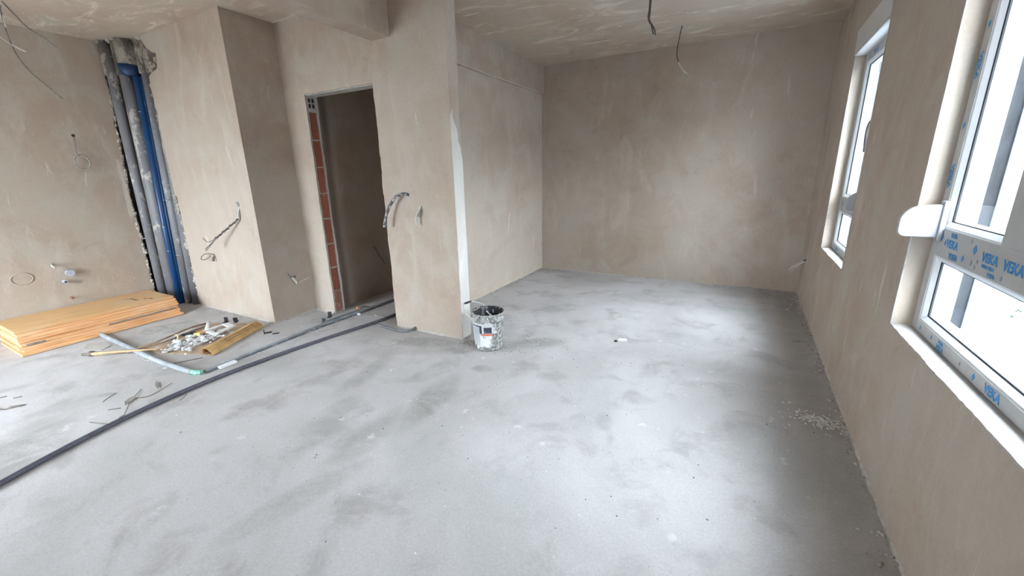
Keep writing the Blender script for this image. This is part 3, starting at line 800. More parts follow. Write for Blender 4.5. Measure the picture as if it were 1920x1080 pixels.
# ================================================================== STACK OF FORMWORK PANELS
nbd = 8
zc = 0.004
posn = ['bottom', 'second', 'third', 'fourth', 'fifth', 'sixth', 'seventh']
rnd = random.Random(9)
ths = [0.020, 0.019, 0.020, 0.021, 0.020, 0.020, 0.021, 0.026]
for i in range(nbd):
    th = ths[i]
    xf = -4.905 - 0.150 * (i / 7) + rnd.uniform(-0.010, 0.010)
    wd_ = 0.585 + rnd.uniform(-0.01, 0.01)
    xb = max(xf - wd_, -5.655)
    y0 = 0.778 + rnd.uniform(-0.012, 0.012) + 0.02 * (i / 7)
    y1 = 1.905 + rnd.uniform(-0.012, 0.012) + 0.02 * (i / 7)
    sk_ = -0.05
    ol = [(xf, y0), (xf + sk_, y1), (max(xb + sk_ * 0.3, -5.657), y1 - 0.005), (xb, y0 + 0.004)]
    lab = ('orange-yellow formwork panel on top of the stack by the left wall' if i == nbd - 1 else
           'orange formwork panel, %s from the floor in the stack by the left wall' % ('lowest' if i == 0 else posn[i]))
    e = MB().prism(ol, FZZ, zc, zc + th).build('formwork_panel', 'panel_top' if i == nbd - 1 else 'panel', None, 0.003)
    tag(e, lab, 'panel', 'formwork panels stacked by the left wall')
    if i == 3:
        MB().prism([(xf + 0.006, y0 + 0.03), (xf + 0.004, y0 + 0.14), (xf - 0.03, y0 + 0.14), (xf - 0.03, y0 + 0.03)], FZZ, zc + 0.004, zc + th - 0.002).build('cement_smear', 'panel_grey', e)
        MB().prism([(xf + sk_ * 0.55 + 0.012, y0 + 0.55), (xf + sk_ + 0.010, y1 - 0.03), (xf + sk_ - 0.03, y1 - 0.03), (xf + sk_ * 0.5 - 0.03, y0 + 0.55)], FZZ, zc + 0.007, zc + th - 0.004).build('cement_smear', 'panel_grey', e)
    zc += th + (0.004 if i == 3 else 0.0012)
    if i == nbd - 1:
        for (x, y, r, sd) in ((-5.30, 1.62, 0.05, 5), (-5.20, 1.72, 0.035, 6)):
            pts = jag((x - r * 2, y), (x + r, y + 0.05), 8, 0.02, sd)
            pl = [(a, b_) for (a, b_) in pts] + [(a, b_ + 0.015) for (a, b_) in reversed(pts)]
            MB().prism(pl, FZZ, zc - 0.0012, zc - 0.0004).build('scuff_mark', 'print_brown', e)

# ================================================================== FLOOR: HOSE, CONDUITS
hp = [(-2.74, -0.30), (-2.80, 0.10), (-2.851, 0.25), (-2.924, 0.441), (-2.994, 0.671), (-3.049, 0.943), (-3.075, 1.26), (-3.059, 1.626), (-3.008, 2.054), (-2.925, 2.56), (-2.91, 2.72), (-2.90, 3.1), (-2.86, 3.9)]
hs = MB().tube([(x, y, 0.0135) for (x, y) in hp], 0.0135, 10, True, 5).build('hose', 'hose')
tag(hs, 'long dark grey hose lying across the floor and into the doorway', 'hose')
h2 = MB().tube([(-2.865, 2.545, 0.012), (-2.79, 2.545, 0.012), (-2.693, 2.530, 0.012), (-2.60, 2.520, 0.012), (-2.526, 2.527, 0.012), (-2.47, 2.565, 0.014), (-2.455, 2.622, 0.024)], 0.0115, 10, True, 5).build('conduit_stub', 'conduit_dark')
tag(h2, 'short curved grey conduit running from the hose into the foot of the pier', 'conduit')
c1 = empty('floor_conduit', (-4.0, 1.24, 0), 'thick pale grey conduit with a green end, left of the cardboard tray', 'conduit')
MB().tube([(-4.95, 1.262, 0.014), (-4.60, 1.252, 0.016), (-4.249, 1.240, 0.017), (-3.762, 1.227, 0.017), (-3.315, 1.246, 0.017)], 0.019, 12, True, 4).build('tube', 'conduit', c1)
MB().tube([(-3.325, 1.246, 0.018), (-3.290, 1.253, 0.018), (-3.258, 1.278, 0.016)], 0.0185, 12, True, 3).build('end_connector', 'green_plastic', c1)
c2 = empty('floor_conduit', (-3.3, 2.2, 0), 'thin grey conduit pair running from the green connector through the doorway', 'conduit')
pp = [(-3.262, 1.300), (-3.278, 1.435), (-3.300, 1.774), (-3.318, 2.075), (-3.330, 2.302), (-3.322, 2.534), (-3.308, 2.927), (-3.310, 3.242), (-3.30, 4.4)]
MB().tube([(x, y, 0.010) for (x, y) in pp], 0.0125, 10, True, 4).build('tube', 'conduit', c2)
MB().tube([(x + 0.024 + 0.008 * math.sin(3 * y), y, 0.006) for (x, y) in pp], 0.0085, 8, True, 4).build('tube', 'conduit_dark', c2)
MB().tube([(-3.36, 2.36, 0.012), (-3.35, 2.6, 0.02), (-3.33, 2.78, 0.014)], 0.0075, 8, True, 4).build('tube', 'conduit_dark', c2)
# mortar that half buries the conduits
rm = MB(); rnd = random.Random(41)
for i in range(90):
    k = rnd.randrange(2)
    if k: x, y = rnd.uniform(-4.7, -3.35), 1.24 + rnd.choice((-1, 1)) * rnd.uniform(0.018, 0.045)
    else: y = rnd.uniform(1.35, 3.0); x = -3.30 + rnd.choice((-0.035, 0.05)) + rnd.uniform(-0.015, 0.015)
    rm.rock((x, y, 0.0), rnd.uniform(0.005, 0.014), 4100 + i, 0.4)
o = rm.build('mortar_crumbs', 'crumb'); tag(o, 'pale mortar crumbs along the grey floor conduits', 'rubble', None, 'stuff')

# ================================================================== CARDBOARD TRAY WITH RUBBLE
ct = empty('cardboard_tray', (-3.95, 1.68, 0), 'torn flattened brown cardboard box holding plaster rubble', 'cardboard')
base = [(-4.22, 1.300), (-3.97, 1.305), (-3.60, 1.470), (-3.84, 2.00), (-4.06, 2.03), (-4.30, 1.915), (-4.36, 1.86), (-4.30, 1.62), (-4.24, 1.50)]
MB().prism(base, FZZ, 0.003, 0.008).build('base_sheet', 'cardboard', ct)
# folded flap along the right: hollow square fold
A_, B_ = Vector((-3.565, 1.470, 0)), Vector((-3.845, 2.035, 0))
dr = (B_ - A_).normalized(); nr = Vector((dr.y, -dr.x, 0))
def fold(A, B, prof, th=0.004):
    m = MB(); o_ = []
    for P in (A, B):
        o_.append([P + nr * u + Vector((0, 0, v)) for (u, v) in prof])
    n = len(prof)
    m.add(o_[0] + o_[1], [(i, i + 1, n + i + 1, n + i) for i in range(n - 1)])
    return m
fp = fold(A_, B_, [(-0.052, 0.012), (-0.045, 0.058), (-0.012, 0.064), (0.030, 0.034), (0.040, 0.006), (-0.03, 0.005)]).build('folded_flap', 'cardboard_tan', ct)
so = fp.modifiers.new('thick', 'SOLIDIFY'); so.thickness = 0.004
for k, (u, v) in enumerate(((-0.002, 0.0565), (0.014, 0.0450))):
    a, b_ = A_.lerp(B_, 0.30), A_.lerp(B_, 0.88)
    MB().tube([a + nr * u + Vector((0, 0, v)), b_ + nr * u + Vector((0, 0, v))], 0.0022, 6).build('printed_line', 'print_brown', ct)
# left flap and split edge
lfp = MB()
lp = [Vector(p) for p in ((-4.36, 1.87, 0.012), (-4.33, 1.70, 0.03), (-4.29, 1.54, 0.02), (-4.25, 1.40, 0.012))]
lq = [p + Vector((0.055, -0.012, 0.030)) for p in lp]
lfp.add(lp + lq, [(i, i + 1, 5 + i, 4 + i) for i in range(3)])
o = lfp.build('side_flap', 'cardboard', ct); so = o.modifiers.new('thick', 'SOLIDIFY'); so.thickness = 0.004
st = MB().tube([(-4.40, 1.052, 0.012), (-4.33, 1.09, 0.02), (-4.20, 1.20, 0.026), (-4.19, 1.30, 0.028), (-4.23, 1.42, 0.022)], [0.010, 0.009, 0.008, 0.010, 0.008], 6, True, 4).build('torn_strip', 'cardboard', ct)
# wooden splinter lying over the conduit
sp = empty('wood_splinter', (-4.3, 1.1, 0), 'thin broken wooden lath with a frayed dark end, beside the panels', 'wood')
MB().tube([(-4.43, 1.030, 0.020), (-4.30, 1.09, 0.035), (-4.10, 1.22, 0.042), (-3.98, 1.31, 0.040)], [0.012, 0.010, 0.008, 0.005], 6, True, 4).build('lath', simple('raw_wood', (0.55, 0.36, 0.20), 0.7, 0, 0.15, 20), sp)
MB().tube([(-4.49, 1.005, 0.016), (-4.43, 1.035, 0.022), (-4.38, 1.075, 0.022)], [0.010, 0.022, 0.012], 7, True, 3).build('frayed_end', simple('weathered_wood', (0.17, 0.14, 0.11), 0.9, 0, 0.3, 30), sp)
# scraps of paper under the panels
def sheet(name, pts, z, mat, label, cat):
    o_ = MB().prism(pts, FZZ, z, z + 0.0025).build(name, mat); return tag(o_, label, cat)
sheet('paper_scrap', [(-4.80, 1.12), (-4.66, 1.06), (-4.50, 1.12), (-4.56, 1.20), (-4.70, 1.22)], 0.002, 'paper_grey', 'torn dusty paper scrap by the panel stack', 'paper')
sheet('paper_sheet', [(-4.80, 1.52), (-4.62, 1.40), (-4.42, 1.62), (-4.46, 1.84), (-4.68, 1.86)], 0.002, simple('pale_paper', (0.47, 0.465, 0.45), 0.9), 'pale dusty sheet on the floor between panels and cardboard', 'paper')
# rubble
rm = MB(); rnd = random.Random(51)
for i in range(230):
    t = rnd.random()
    c_ = Vector((-3.93, 1.40, 0)).lerp(Vector((-4.00, 1.78, 0)), t) + Vector((rnd.gauss(0, 0.085), rnd.gauss(0, 0.05), 0))
    rm.rock((c_.x, c_.y, 0.010 + 0.016 * rnd.random()), rnd.uniform(0.006, 0.022), 5100 + i, rnd.uniform(0.3, 0.8))
o = rm.build('plaster_rubble', 'chips'); tag(o, 'heap of small white plaster chips on the cardboard tray', 'rubble', None, 'stuff')
rnd = random.Random(53)
spots = [(-3.95, 1.44), (-4.02, 1.55), (-3.86, 1.52), (-3.98, 1.63), (-4.10, 1.60), (-3.90, 1.60), (-4.07, 1.48), (-3.84, 1.43)]
wh = ['nearest to the folded flap corner', 'in the middle of the heap', 'against the folded flap', 'beside the white bracket', 'by the dark clip', 'under the white bracket arm', 'at the left of the heap', 'at the front of the heap']
for i, (x, y) in enumerate(spots):
    o = MB().rock((0, 0, 0.020), rnd.uniform(0.022, 0.032), 5500 + i, 0.6).build('plaster_lump', 'chips'); o.location = (x, y, 0.006)
    tag(o, 'larger white plaster lump on the cardboard, ' + wh[i], 'plaster lump', 'plaster lumps on the cardboard')
wb = empty('white_bracket', (-4.0, 1.80, 0.02), 'white plastic A-shaped bracket lying on the cardboard rubble', 'bracket')
def strip(m, a, b_, wdt, z0, z1):
    a, b_ = Vector(a), Vector(b_); d = (b_ - a).normalized(); n_ = Vector((-d.y, d.x)) * wdt / 2
    m.prism([tuple(a + n_), tuple(a - n_), tuple(b_ - n_), tuple(b_ + n_)], FZZ, z0, z1)
m_ = MB(); strip(m_, (-4.09, 1.87), (-3.95, 1.86), 0.05, 0.045, 0.055); m_.build('top_plate', 'white_plastic', wb)
m_ = MB(); strip(m_, (-4.09, 1.86), (-4.06, 1.68), 0.028, 0.040, 0.052); m_.build('arm', 'white_plastic', wb)
m_ = MB(); strip(m_, (-3.96, 1.86), (-3.90, 1.70), 0.034, 0.040, 0.052); m_.build('arm', 'white_plastic', wb)
m_ = MB(); strip(m_, (-4.07, 1.70), (-3.90, 1.70), 0.035, 0.036, 0.048); m_.build('cross_bar', 'white_plastic', wb)
pk = MB().tube([(-4.10, 1.72, 0.04), (-4.19, 1.79, 0.075)], 0.017, 10).build('white_peg', 'white_plastic'); tag(pk, 'stubby white plastic peg leaning out of the rubble', 'peg')
cs = MB().tube([(-4.28, 1.52, 0.026), (-4.22, 1.535, 0.040), (-4.15, 1.52, 0.044), (-4.09, 1.49, 0.030)], 0.006, 8, True, 5).build('cream_strip', 'cream'); tag(cs, 'curved cream plastic strip at the left of the rubble', 'strip')
dc = empty('dark_clip', (-4.12, 1.60, 0.02), 'dark grey ring clip lying in the rubble', 'clip')
MB().tube([(-4.12 + 0.028 * math.cos(a), 1.615 + 0.024 * math.sin(a), 0.042) for a in [k * 0.5236 for k in range(13)]], 0.007, 6, False).build('ring', 'black_plastic', dc)
MB().tube([(-4.14, 1.595, 0.04), (-4.18, 1.565, 0.032)], 0.010, 6).build('tail', 'black_plastic', dc)
yb_ = MB().obox((-4.07, 1.635, 0.040), (1, 0.5, 0.1), (-0.5, 1, 0), (0, 0, 1), 0.030, 0.014, 0.010).build('yellow_scrap', 'yellow', None, 0.003); tag(yb_, 'yellow plastic scrap in the middle of the rubble', 'scrap')
ob_ = MB().obox((-4.05, 1.675, 0.044), (1, 0.2, 0), (-0.2, 1, 0), (0, 0, 1), 0.014, 0.012, 0.008).build('orange_scrap', 'orange', None, 0.003); tag(ob_, 'small orange brick chip on the rubble', 'scrap')

# black angle brackets standing on the floor
def bracket(x, y, a, label, h=0.045):
    e = empty('angle_bracket', (x, y, 0), label, 'bracket', 'black angle brackets on the floor')
    ca, sa = math.cos(a), math.sin(a)
    ax, ay = Vector((ca, sa, 0)), Vector((-sa, ca, 0))
    MB().obox(Vector((x, y, h / 2)), ax, ay, (0, 0, 1), 0.018, 0.003, h / 2).build('upright', 'black_plastic', e)
    MB().obox(Vector((x, y, 0.003)) + ay * -0.028 + ax * 0.01, ax, ay, (0, 0, 1), 0.014, 0.03, 0.003).build('foot', 'black_plastic', e)
bracket(-4.30, 1.985, 0.4, 'black angle bracket behind the cardboard tray')
bracket(-4.235, 2.035, 0.9, 'second black angle bracket behind the cardboard, nearer the wall', 0.035)
bracket(-3.63, 1.955, 2.6, 'black angle bracket lying right of the folded cardboard flap', 0.035)
bracket(-3.385, 2.385, 0.3, 'black angle bracket standing by the conduit before the doorway')
bracket(-3.505, 2.545, 0.5, 'black angle bracket at the foot of the brick jamb')
o = MB().obox((-3.53, 2.00, 0.006), (1, 0.8, 0.1), (-0.8, 1, 0), (0, 0, 1), 0.028, 0.006, 0.004).build('black_shard', 'black_plastic', None, 0.001); tag(o, 'small black plastic shard near the nook corner', 'shard')
o = MB().obox((-3.237, 1.440, 0.010), (-0.06, 1, 0), (1, 0.06, 0), (0, 0, 1), 0.062, 0.019, 0.009).build('white_block', 'white_plastic', None, 0.004); tag(o, 'white plastic block lying against the grey conduit', 'block')
o = MB().obox((-0.748, 3.165, 0.010), (1, 0.42, 0), (-0.42, 1, 0), (0, 0, 1), 0.034, 0.016, 0.009).build('white_chip', 'white_plastic', None, 0.003); tag(o, 'single white chip on the open floor right of the bucket', 'chip')
MB().obox((-0.795, 3.135, 0.006), (1, 0.4, 0), (-0.4, 1, 0), (0, 0, 1), 0.010, 0.008, 0.005).build('dark_end', 'black_plastic', o)
o = MB().rock((-3.423, 2.815, 0.014), 0.026, 77, 0.7).build('brick_fragment', 'orange'); tag(o, 'orange brick fragment on the floor in the doorway', 'fragment')
o = MB().rock((-3.255, 2.690, 0.010), 0.022, 78, 0.6).build('white_pebble', 'white_plastic'); tag(o, 'white plaster pebble beside the conduit in the doorway', 'pebble')
o = MB().rock((-3.07, 2.74, 0.010), 0.020, 79, 0.8).tube([(-3.06, 2.74, 0.008), (-2.96, 2.77, 0.006)], 0.003, 5).build('dusty_screw_plug', 'grit'); tag(o, 'dusty plug with a thin tail on the doorway floor', 'plug')
o = MB().tube([(-3.40, 2.84, 0.01), (-3.36, 2.85, 0.035), (-3.30, 2.90, 0.012)], 0.0045, 5, True, 3).build('cable_offcut', 'cable_dark'); tag(o, 'dark cable offcut beside the orange fragment in the doorway', 'cable')
o = MB().obox((-3.64, 1.40, 0.003), (0.55, 1, 0), (1, -0.55, 0), (0, 0, 1), 0.10, 0.004, 0.003).build('thin_batten', 'cable_grey'); tag(o, 'thin grey sliver beside the front of the cardboard', 'sliver')
o.location = (0.03, -0.06, 0)

# dry twigs and leaves
def twig(name, paths, leaves, label):
    e = empty(name, (paths[0][0][0], paths[0][0][1], 0), label, 'twig')
    for p in paths: MB().tube([(x, y, 0.006) for (x, y) in p], 0.0024, 5, True, 3).build('stem', 'twig', e)
    for (x, y, a, L, wd_) in leaves:
        c_, s_ = math.cos(a), math.sin(a)
        pr = [(0, 0), (0.3, 0.5), (0.65, 0.4), (1, 0), (0.6, -0.45), (0.25, -0.4)]
        ol = [(x + L * u * c_ - wd_ * v * s_, y + L * u * s_ + wd_ * v * c_) for (u, v) in pr]
        MB().prism(ol, FZZ, 0.004, 0.009).build('dry_leaf', 'dry', e)
M['dry'] = simple('dry_leaf', (0.27, 0.25, 0.215), 0.9, 0, 0.2, 20)
twig('dry_twig', [[(-3.371, 0.968), (-3.30, 0.91), (-3.226, 0.856), (-3.149, 0.816), (-3.069, 0.771), (-2.995, 0.718)]],
     [(-3.30, 0.905, -0.75, 0.11, 0.045), (-3.085, 0.785, -0.7, 0.11, 0.03)], 'dry twig with two dull leaves between the conduit and the hose')
twig('dry_twig', [[(-3.271, 0.898), (-3.218, 0.943), (-3.231, 1.006), (-3.277, 1.09), (-3.282, 1.107)]], [(-3.422, 1.071, -0.33, 0.15, 0.018)], 'bent thin twig with a narrow leaf near the green connector')
twig('dry_twig', [[(-3.165, 0.651), (-3.10, 0.67), (-3.047, 0.691)]], [], 'short straight twig next to the hose')
twig('dry_twig', [[(-3.019, 1.074), (-2.99, 1.05), (-2.971, 1.014)]], [], 'tiny curved twig lying just beside the hose')
twig('dry_twig', [[(-3.463, 0.870), (-3.43, 0.82), (-3.395, 0.782)], [(-3.241, 0.758), (-3.197, 0.802)]], [], 'faint curled twig left of the leafy twig')
twig('dry_twig', [[(-3.87, 0.43), (-3.829, 0.477), (-3.805, 0.534)], [(-3.86, 0.49), (-3.80, 0.52)], [(-3.95, 0.44), (-3.83, 0.46)]], [(-3.85, 0.48, 0.9, 0.08, 0.02)], 'tangle of dark twigs at the left edge of the floor')
twig('dry_twig', [[(-4.09, 0.46), (-4.073, 0.519)], [(-3.99, 0.53), (-3.975, 0.565)]], [], 'two dark twig bits left of the twig tangle')

# ================================================================== BUCKET
BC = Vector((-1.672, 2.602, 0))
BK = 0.875                          # girth of the bucket
bk = empty('paint_bucket', BC, 'mortar-splashed white paint bucket standing in front of the pier', 'bucket')
def bucket_mat():
    m, nt, bs = new_mat('bucket_label')
    t = NT(nt)
    tc = t.n('ShaderNodeTexCoord').outputs['Object']
    sx = t.n('ShaderNodeSeparateXYZ'); t.l(tc, sx.inputs[0])
    ang = t.math('ARCTAN2', sx.outputs['Y'], sx.outputs['X'])      # radians around the bucket
    z = sx.outputs['Z']
    def rng(v, a, b_, s_=0.003): return t.math('MULTIPLY', t.ramp(v, a - s_, a + s_), t.ramp(v, b_ + s_, b_ - s_))
    white = (0.76, 0.78, 0.79)
    col = white
    # the side towards the room is at about -1.0 rad
    A0 = BKA
    grey = t.math('MULTIPLY', rng(ang, A0 - 1.30, A0 - 0.62, 0.01), rng(z, 0.045, 0.195))
    col = t.mix(grey, col, (0.52, 0.56, 0.58))
    dark = t.math('MULTIPLY', rng(ang, A0 - 0.62, A0 - 0.45, 0.01), rng(z, 0.150, 0.215))
    dark = t.math('MAXIMUM', dark, t.math('MULTIPLY', rng(ang, A0 - 0.32, A0 + 0.20, 0.01), rng(z, 0.155, 0.205)))
    dark = t.math('MAXIMUM', dark, t.math('MULTIPLY', rng(ang, A0 - 1.3, A0 - 0.45, 0.01), rng(z, 0.203, 0.214)))
    col = t.mix(dark, col, (0.035, 0.045, 0.065))
    red = t.math('MULTIPLY', rng(ang, A0 - 0.55, A0 + 0.62, 0.01), rng(z, 0.136, 0.151))
    col = t.mix(red, col, (0.72, 0.14, 0.06))
    # dried mortar, thicker on the right side and round the foot
    p = t.pos(obj=True, scale=(1, 1, 0.6))
    nz = t.noise(p, 11, 6, 0.7, 0.6)
    nz2 = t.noise(t.pos(obj=True), 45, 4, 0.65)
    side = t.ramp(ang, A0 - 0.1, A0 + 0.75, -0.03, 0.20)
    foot = t.ramp(z, 0.07, 0.0, 0.0, 0.19)
    rim = t.ramp(z, 0.215, 0.262, 0.0, 0.19)
    a = t.math('ADD', t.math('ADD', t.math('MULTIPLY', nz, 0.7), t.math('MULTIPLY', nz2, 0.3)), t.math('ADD', side, t.math('ADD', foot, rim)))
    msk = t.ramp(a, 0.555, 0.60)
    mc = t.mix(t.ramp(nz2, 0.38, 0.62), (0.13, 0.128, 0.12), (0.42, 0.415, 0.40))
    col = t.mix(msk, col, mc)
    t.l(col, bs.inputs['Base Color'])
    t.l(t.ramp(msk, 0, 1, 0.4, 0.95), bs.inputs['Roughness'])
    t.bump(msk, 0.5, 0.003, bs)
    return m
BKA = math.atan2(-2.61, 1.69)      # direction from the bucket to the open room side
M['bucket'] = bucket_mat()
M['bucket_in'] = splashed('bucket_inside', (0.022, 0.022, 0.026), (0.20, 0.20, 0.205), 0.54, 0.66, 14, 0.7, (1, 1, 0.7))
body = [(0.0, 0.0), (0.118, 0.0), (0.126, 0.006), (0.1275, 0.014), (0.1255, 0.02), (0.1415, 0.235), (0.1485, 0.238), (0.1485, 0.262), (0.145, 0.264), (0.1465, 0.285), (0.1505, 0.288), (0.1505, 0.295), (0.147, 0.298), (0.1425, 0.296)]
body = MB().lathe([(r * BK, z * 1.02) for (r, z) in body], (0, 0, 0), 48)
o = body.build('bucket_body', 'bucket'); o.location = BC; o.parent = bk; o.matrix_parent_inverse = Matrix.Translation(-BC)
inn = MB().lathe([(r * BK, z * 1.02) for (r, z) in ((0.1426, 0.296), (0.139, 0.235), (0.124, 0.03), (0.0, 0.026))], (0, 0, 0), 48)
o = inn.build('bucket_inside', 'bucket_in'); o.location = BC; o.parent = bk; o.matrix_parent_inverse = Matrix.Translation(-BC)
# dried white spatter and lumps on the rim
rm = MB(); rnd = random.Random(61)
for i in range(55):
    a = rnd.uniform(0, 6.283); r = rnd.uniform(0.139, 0.150) * BK
    rm.rock((BC.x + r * math.cos(a), BC.y + r * math.sin(a), rnd.uniform(0.285, 0.30)), rnd.uniform(0.003, 0.009), 6100 + i, 0.8)
o = rm.build('dried_rim_mortar', 'mortar', bk); o['kind'] = 'stuff'
v_ = Vector((-0.544, 0.839, 0)); pv = Vector((-0.839, -0.544, 0))
hv = Vector((0.12, 0.993, 0)); hp_ = Vector((-0.993, 0.12, 0))
MB().tube([BC + v_ * 0.136 * BK + Vector((0, 0, 0.26)) + pv * 0.01, BC + v_ * 0.137 * BK - pv * 0.02 + Vector((0, 0, 0.225)), BC + v_ * 0.134 * BK - pv * 0.045 + Vector((0, 0, 0.20)), BC + v_ * 0.130 * BK - pv * 0.02 + Vector((0, 0, 0.165))], [0.006, 0.008, 0.005, 0.004], 6, True, 3).build('white_drip', 'white_plastic', bk)
# bail tipped over to the left
P1 = BC - hv * 0.122 + hp_ * 0.05 + Vector((0, 0, 0.258)); P2 = BC + hv * 0.122 + hp_ * 0.05 + Vector((0, 0, 0.258))
GR = BC + hp_ * 0.205 + Vector((0, 0, 0.335))
bail = []
for k in range(17):
    a = math.pi * k / 16
    q = (P1 + P2) / 2 - hv * 0.130 * math.cos(a)
    bail.append(q + (GR - (P1 + P2) / 2) * math.sin(a) ** 0.8)
hd = MB().tube(bail, 0.0036, 6).build('wire_handle', 'cable_white', bk)
MB().tube([GR - hv * 0.036, GR + hv * 0.036], 0.0085, 10).build('grip', 'black_plastic', hd)
for P in (P1, P2): MB().obox(P, hv, hp_, (0, 0, 1), 0.008, 0.016, 0.014).build('handle_lug', 'mortar', bk)

# ================================================================== CABLES ON WALLS AND CEILING
def cable(name, paths, label, group='cable ends sticking out of the walls', cat='cable'):
    e = empty(name, paths[0][0][0], label, cat, group)
    for (p, r, mat) in paths: MB().tube(p, r, 7, True, 5).build('strand', mat, e)
    return e
X = XLW
c_ = cable('cable_loop', [
    ([(X - .01, 1.666, 1.765), (X + .02, 1.655, 1.73), (X + .03, 1.645, 1.66), (X + .03, 1.645, 1.60), (X + .035, 1.66, 1.58)], 0.004, 'cable_grey'),
    ([(X + .035 , 1.665 + 0.055 * math.cos(a), 1.525 + 0.068 * math.sin(a)) for a in [k * 0.4488 for k in range(15)]], 0.007, 'cable_dusty'),
    ([(X + .045, 1.69, 1.49), (X + .05, 1.715, 1.455)], 0.006, 'cable_dusty')], 'white cable wound into a ring hanging on the left wall')
MB().tube([(X - 0.004, 1.664, 1.768), (X + 0.001, 1.664, 1.768)], 0.014, 12).build('wall_hole', 'hole', c_)
jb = empty('round_box_cover', (X, 1.044, 0.511), 'plaster-smeared round junction box cover low on the left wall', 'junction box')
MB().tube([(X + 0.0015 , 1.045 + 0.068 * math.cos(a), 0.505 + 0.052 * math.sin(a)) for a in [k * math.pi / 16 for k in range(33)]], 0.006, 6, False).build('ring', 'plaster', jb)
MB().tube([(X - 0.003, 1.045, 0.505), (X + 0.004, 1.045, 0.505)], 0.056, 24).build('disc', 'plaster', jb)
o = MB().tube([(X - .01, 1.262, 0.598), (X + .04, 1.25, 0.592), (X + .09, 1.245, 0.580)], 0.011, 8, True, 3).tube([(X + .09, 1.245, .580), (X + .105, 1.25, .572)], 0.007, 8).build('pipe_stub', 'cable_white')
tag(o, 'pale pipe stub poking from the left wall above the lilac cap', 'pipe stub')
pcap = empty('capped_outlet', (X, 1.355, 0.493), 'larger pale lilac plastic pipe cap on the left wall', 'outlet')
MB().tube([(X - .01, 1.352, 0.497), (X + .040, 1.352, 0.497)], 0.030, 18).build('socket', 'cap_grey', pcap)
MB().tube([(X + .040, 1.352, 0.497), (X + .048, 1.352, 0.497)], [0.034, 0.031], 18).build('lid', 'cap_grey', pcap)
pcap = empty('capped_outlet', (X, 1.301, 0.420), 'smaller lilac pipe end with a dark bore below the larger cap', 'outlet')
MB().tube([(X - .01, 1.300, 0.424), (X + .060, 1.300, 0.424)], 0.016, 14).build('socket', 'cap_grey', pcap)
MB().tube([(X + .060, 1.300, 0.424), (X + .0605, 1.300, 0.424)], 0.009, 12).build('bore', 'hole', pcap)
o = MB().tube([(X - .01, 1.318, 0.258), (X + .05, 1.312, 0.255), (X + .062, 1.312, 0.252)], 0.010, 8).build('copper_stub', 'copper'); tag(o, 'short copper pipe stub on the left wall just above the panels', 'pipe stub')
# twisted bundle on the nook face
Y = YN
tw1 = [(-4.055 - 0.30 * t + 0.010 * math.sin(22 * t), Y - 0.02 - 0.10 * t + 0.010 * math.cos(22 * t), 0.985 - 0.20 * t) for t in [k / 14 for k in range(15)]]
tw2 = [(-4.055 - 0.30 * t - 0.010 * math.sin(22 * t), Y - 0.02 - 0.10 * t - 0.010 * math.cos(22 * t), 0.985 - 0.20 * t) for t in [k / 14 for k in range(15)]]
cable('twisted_cable', [([(-4.045, Y + .005, 1.09), (-4.05, Y - .012, 1.04), (-4.055, Y - .02, 0.985)], 0.008, 'cable_white'), (tw1, 0.005, 'cable_grey'), (tw2, 0.0055, 'cable_dark'),
    ([tw1[-1], (-4.45, Y - .13, 0.765), (-4.50, Y - .14, 0.80)], 0.003, 'cable_dark'), ([tw2[-1], (-4.40, Y - .14, 0.74), (-4.45, Y - .16, 0.70)], 0.004, 'cable_dark'),
    ([tw2[-1], (-4.38, Y - .15, 0.73), (-4.43, Y - .17, 0.685)], 0.004, 'cable_grey')], 'twisted grey cable bundle sticking out of the nook wall')
MB().rock((-4.052, Y - 0.001, 1.11), 0.028, 88, 1.0).build('filler_patch', 'sill')
bpy.data.objects['filler_patch'].parent = bpy.data.objects['twisted_cable']
bpy.data.objects['filler_patch'].matrix_parent_inverse = Matrix.Translation(-bpy.data.objects['twisted_cable'].location)
cable('cable_loop', [([(-4.655, Y + .005, 0.60), (-4.665, Y - .03, 0.615), (-4.72, Y - .05, 0.615), (-4.78, Y - .06, 0.585), (-4.80, Y - .06, 0.555), (-4.74, Y - .055, 0.555), (-4.68, Y - .04, 0.58), (-4.665, Y - .03, 0.60)], 0.0045, 'cable_grey'),
    ([(-4.655, Y + .004, 0.595), (-4.645, Y - .02, 0.57), (-4.635, Y - .03, 0.545)], 0.011, 'cable_grey')], 'small grey cable loop low on the nook wall')
cable('cable_end', [([(XN - .005, 2.377, 0.452), (XN + .01, 2.385, 0.42), (XN + .02, 2.40, 0.385)], 0.004, 'cable_grey'), ([(XN + .02, 2.40, 0.40), (XN + .03, 2.42, 0.36), (XN + .035, 2.43, 0.335)], 0.012, 'cable_white'),
    ([(XN + .035, 2.44, 0.345), (XN + .05, 2.50, 0.36), (XN + .06, 2.55, 0.372)], 0.0035, 'cable_white'), ([(XN + .02, 2.40, 0.40), (XN + .03, 2.43, 0.405)], 0.008, 'cable_dark')], 'white wire ends on the shaded side of the nook block')
Y = YD
cable('corrugated_conduit', [([(-2.405, Y + .005, 1.182), (-2.435, Y - .02, 1.192), (-2.49, Y - .045, 1.178), (-2.555, Y - .06, 1.11), (-2.60, Y - .07, 1.03), (-2.63, Y - .075, 0.95), (-2.637, Y - .075, 0.92)], 0.0125, 'conduit_plaster')],
      'curved dark corrugated conduit smeared with plaster on the pier face')
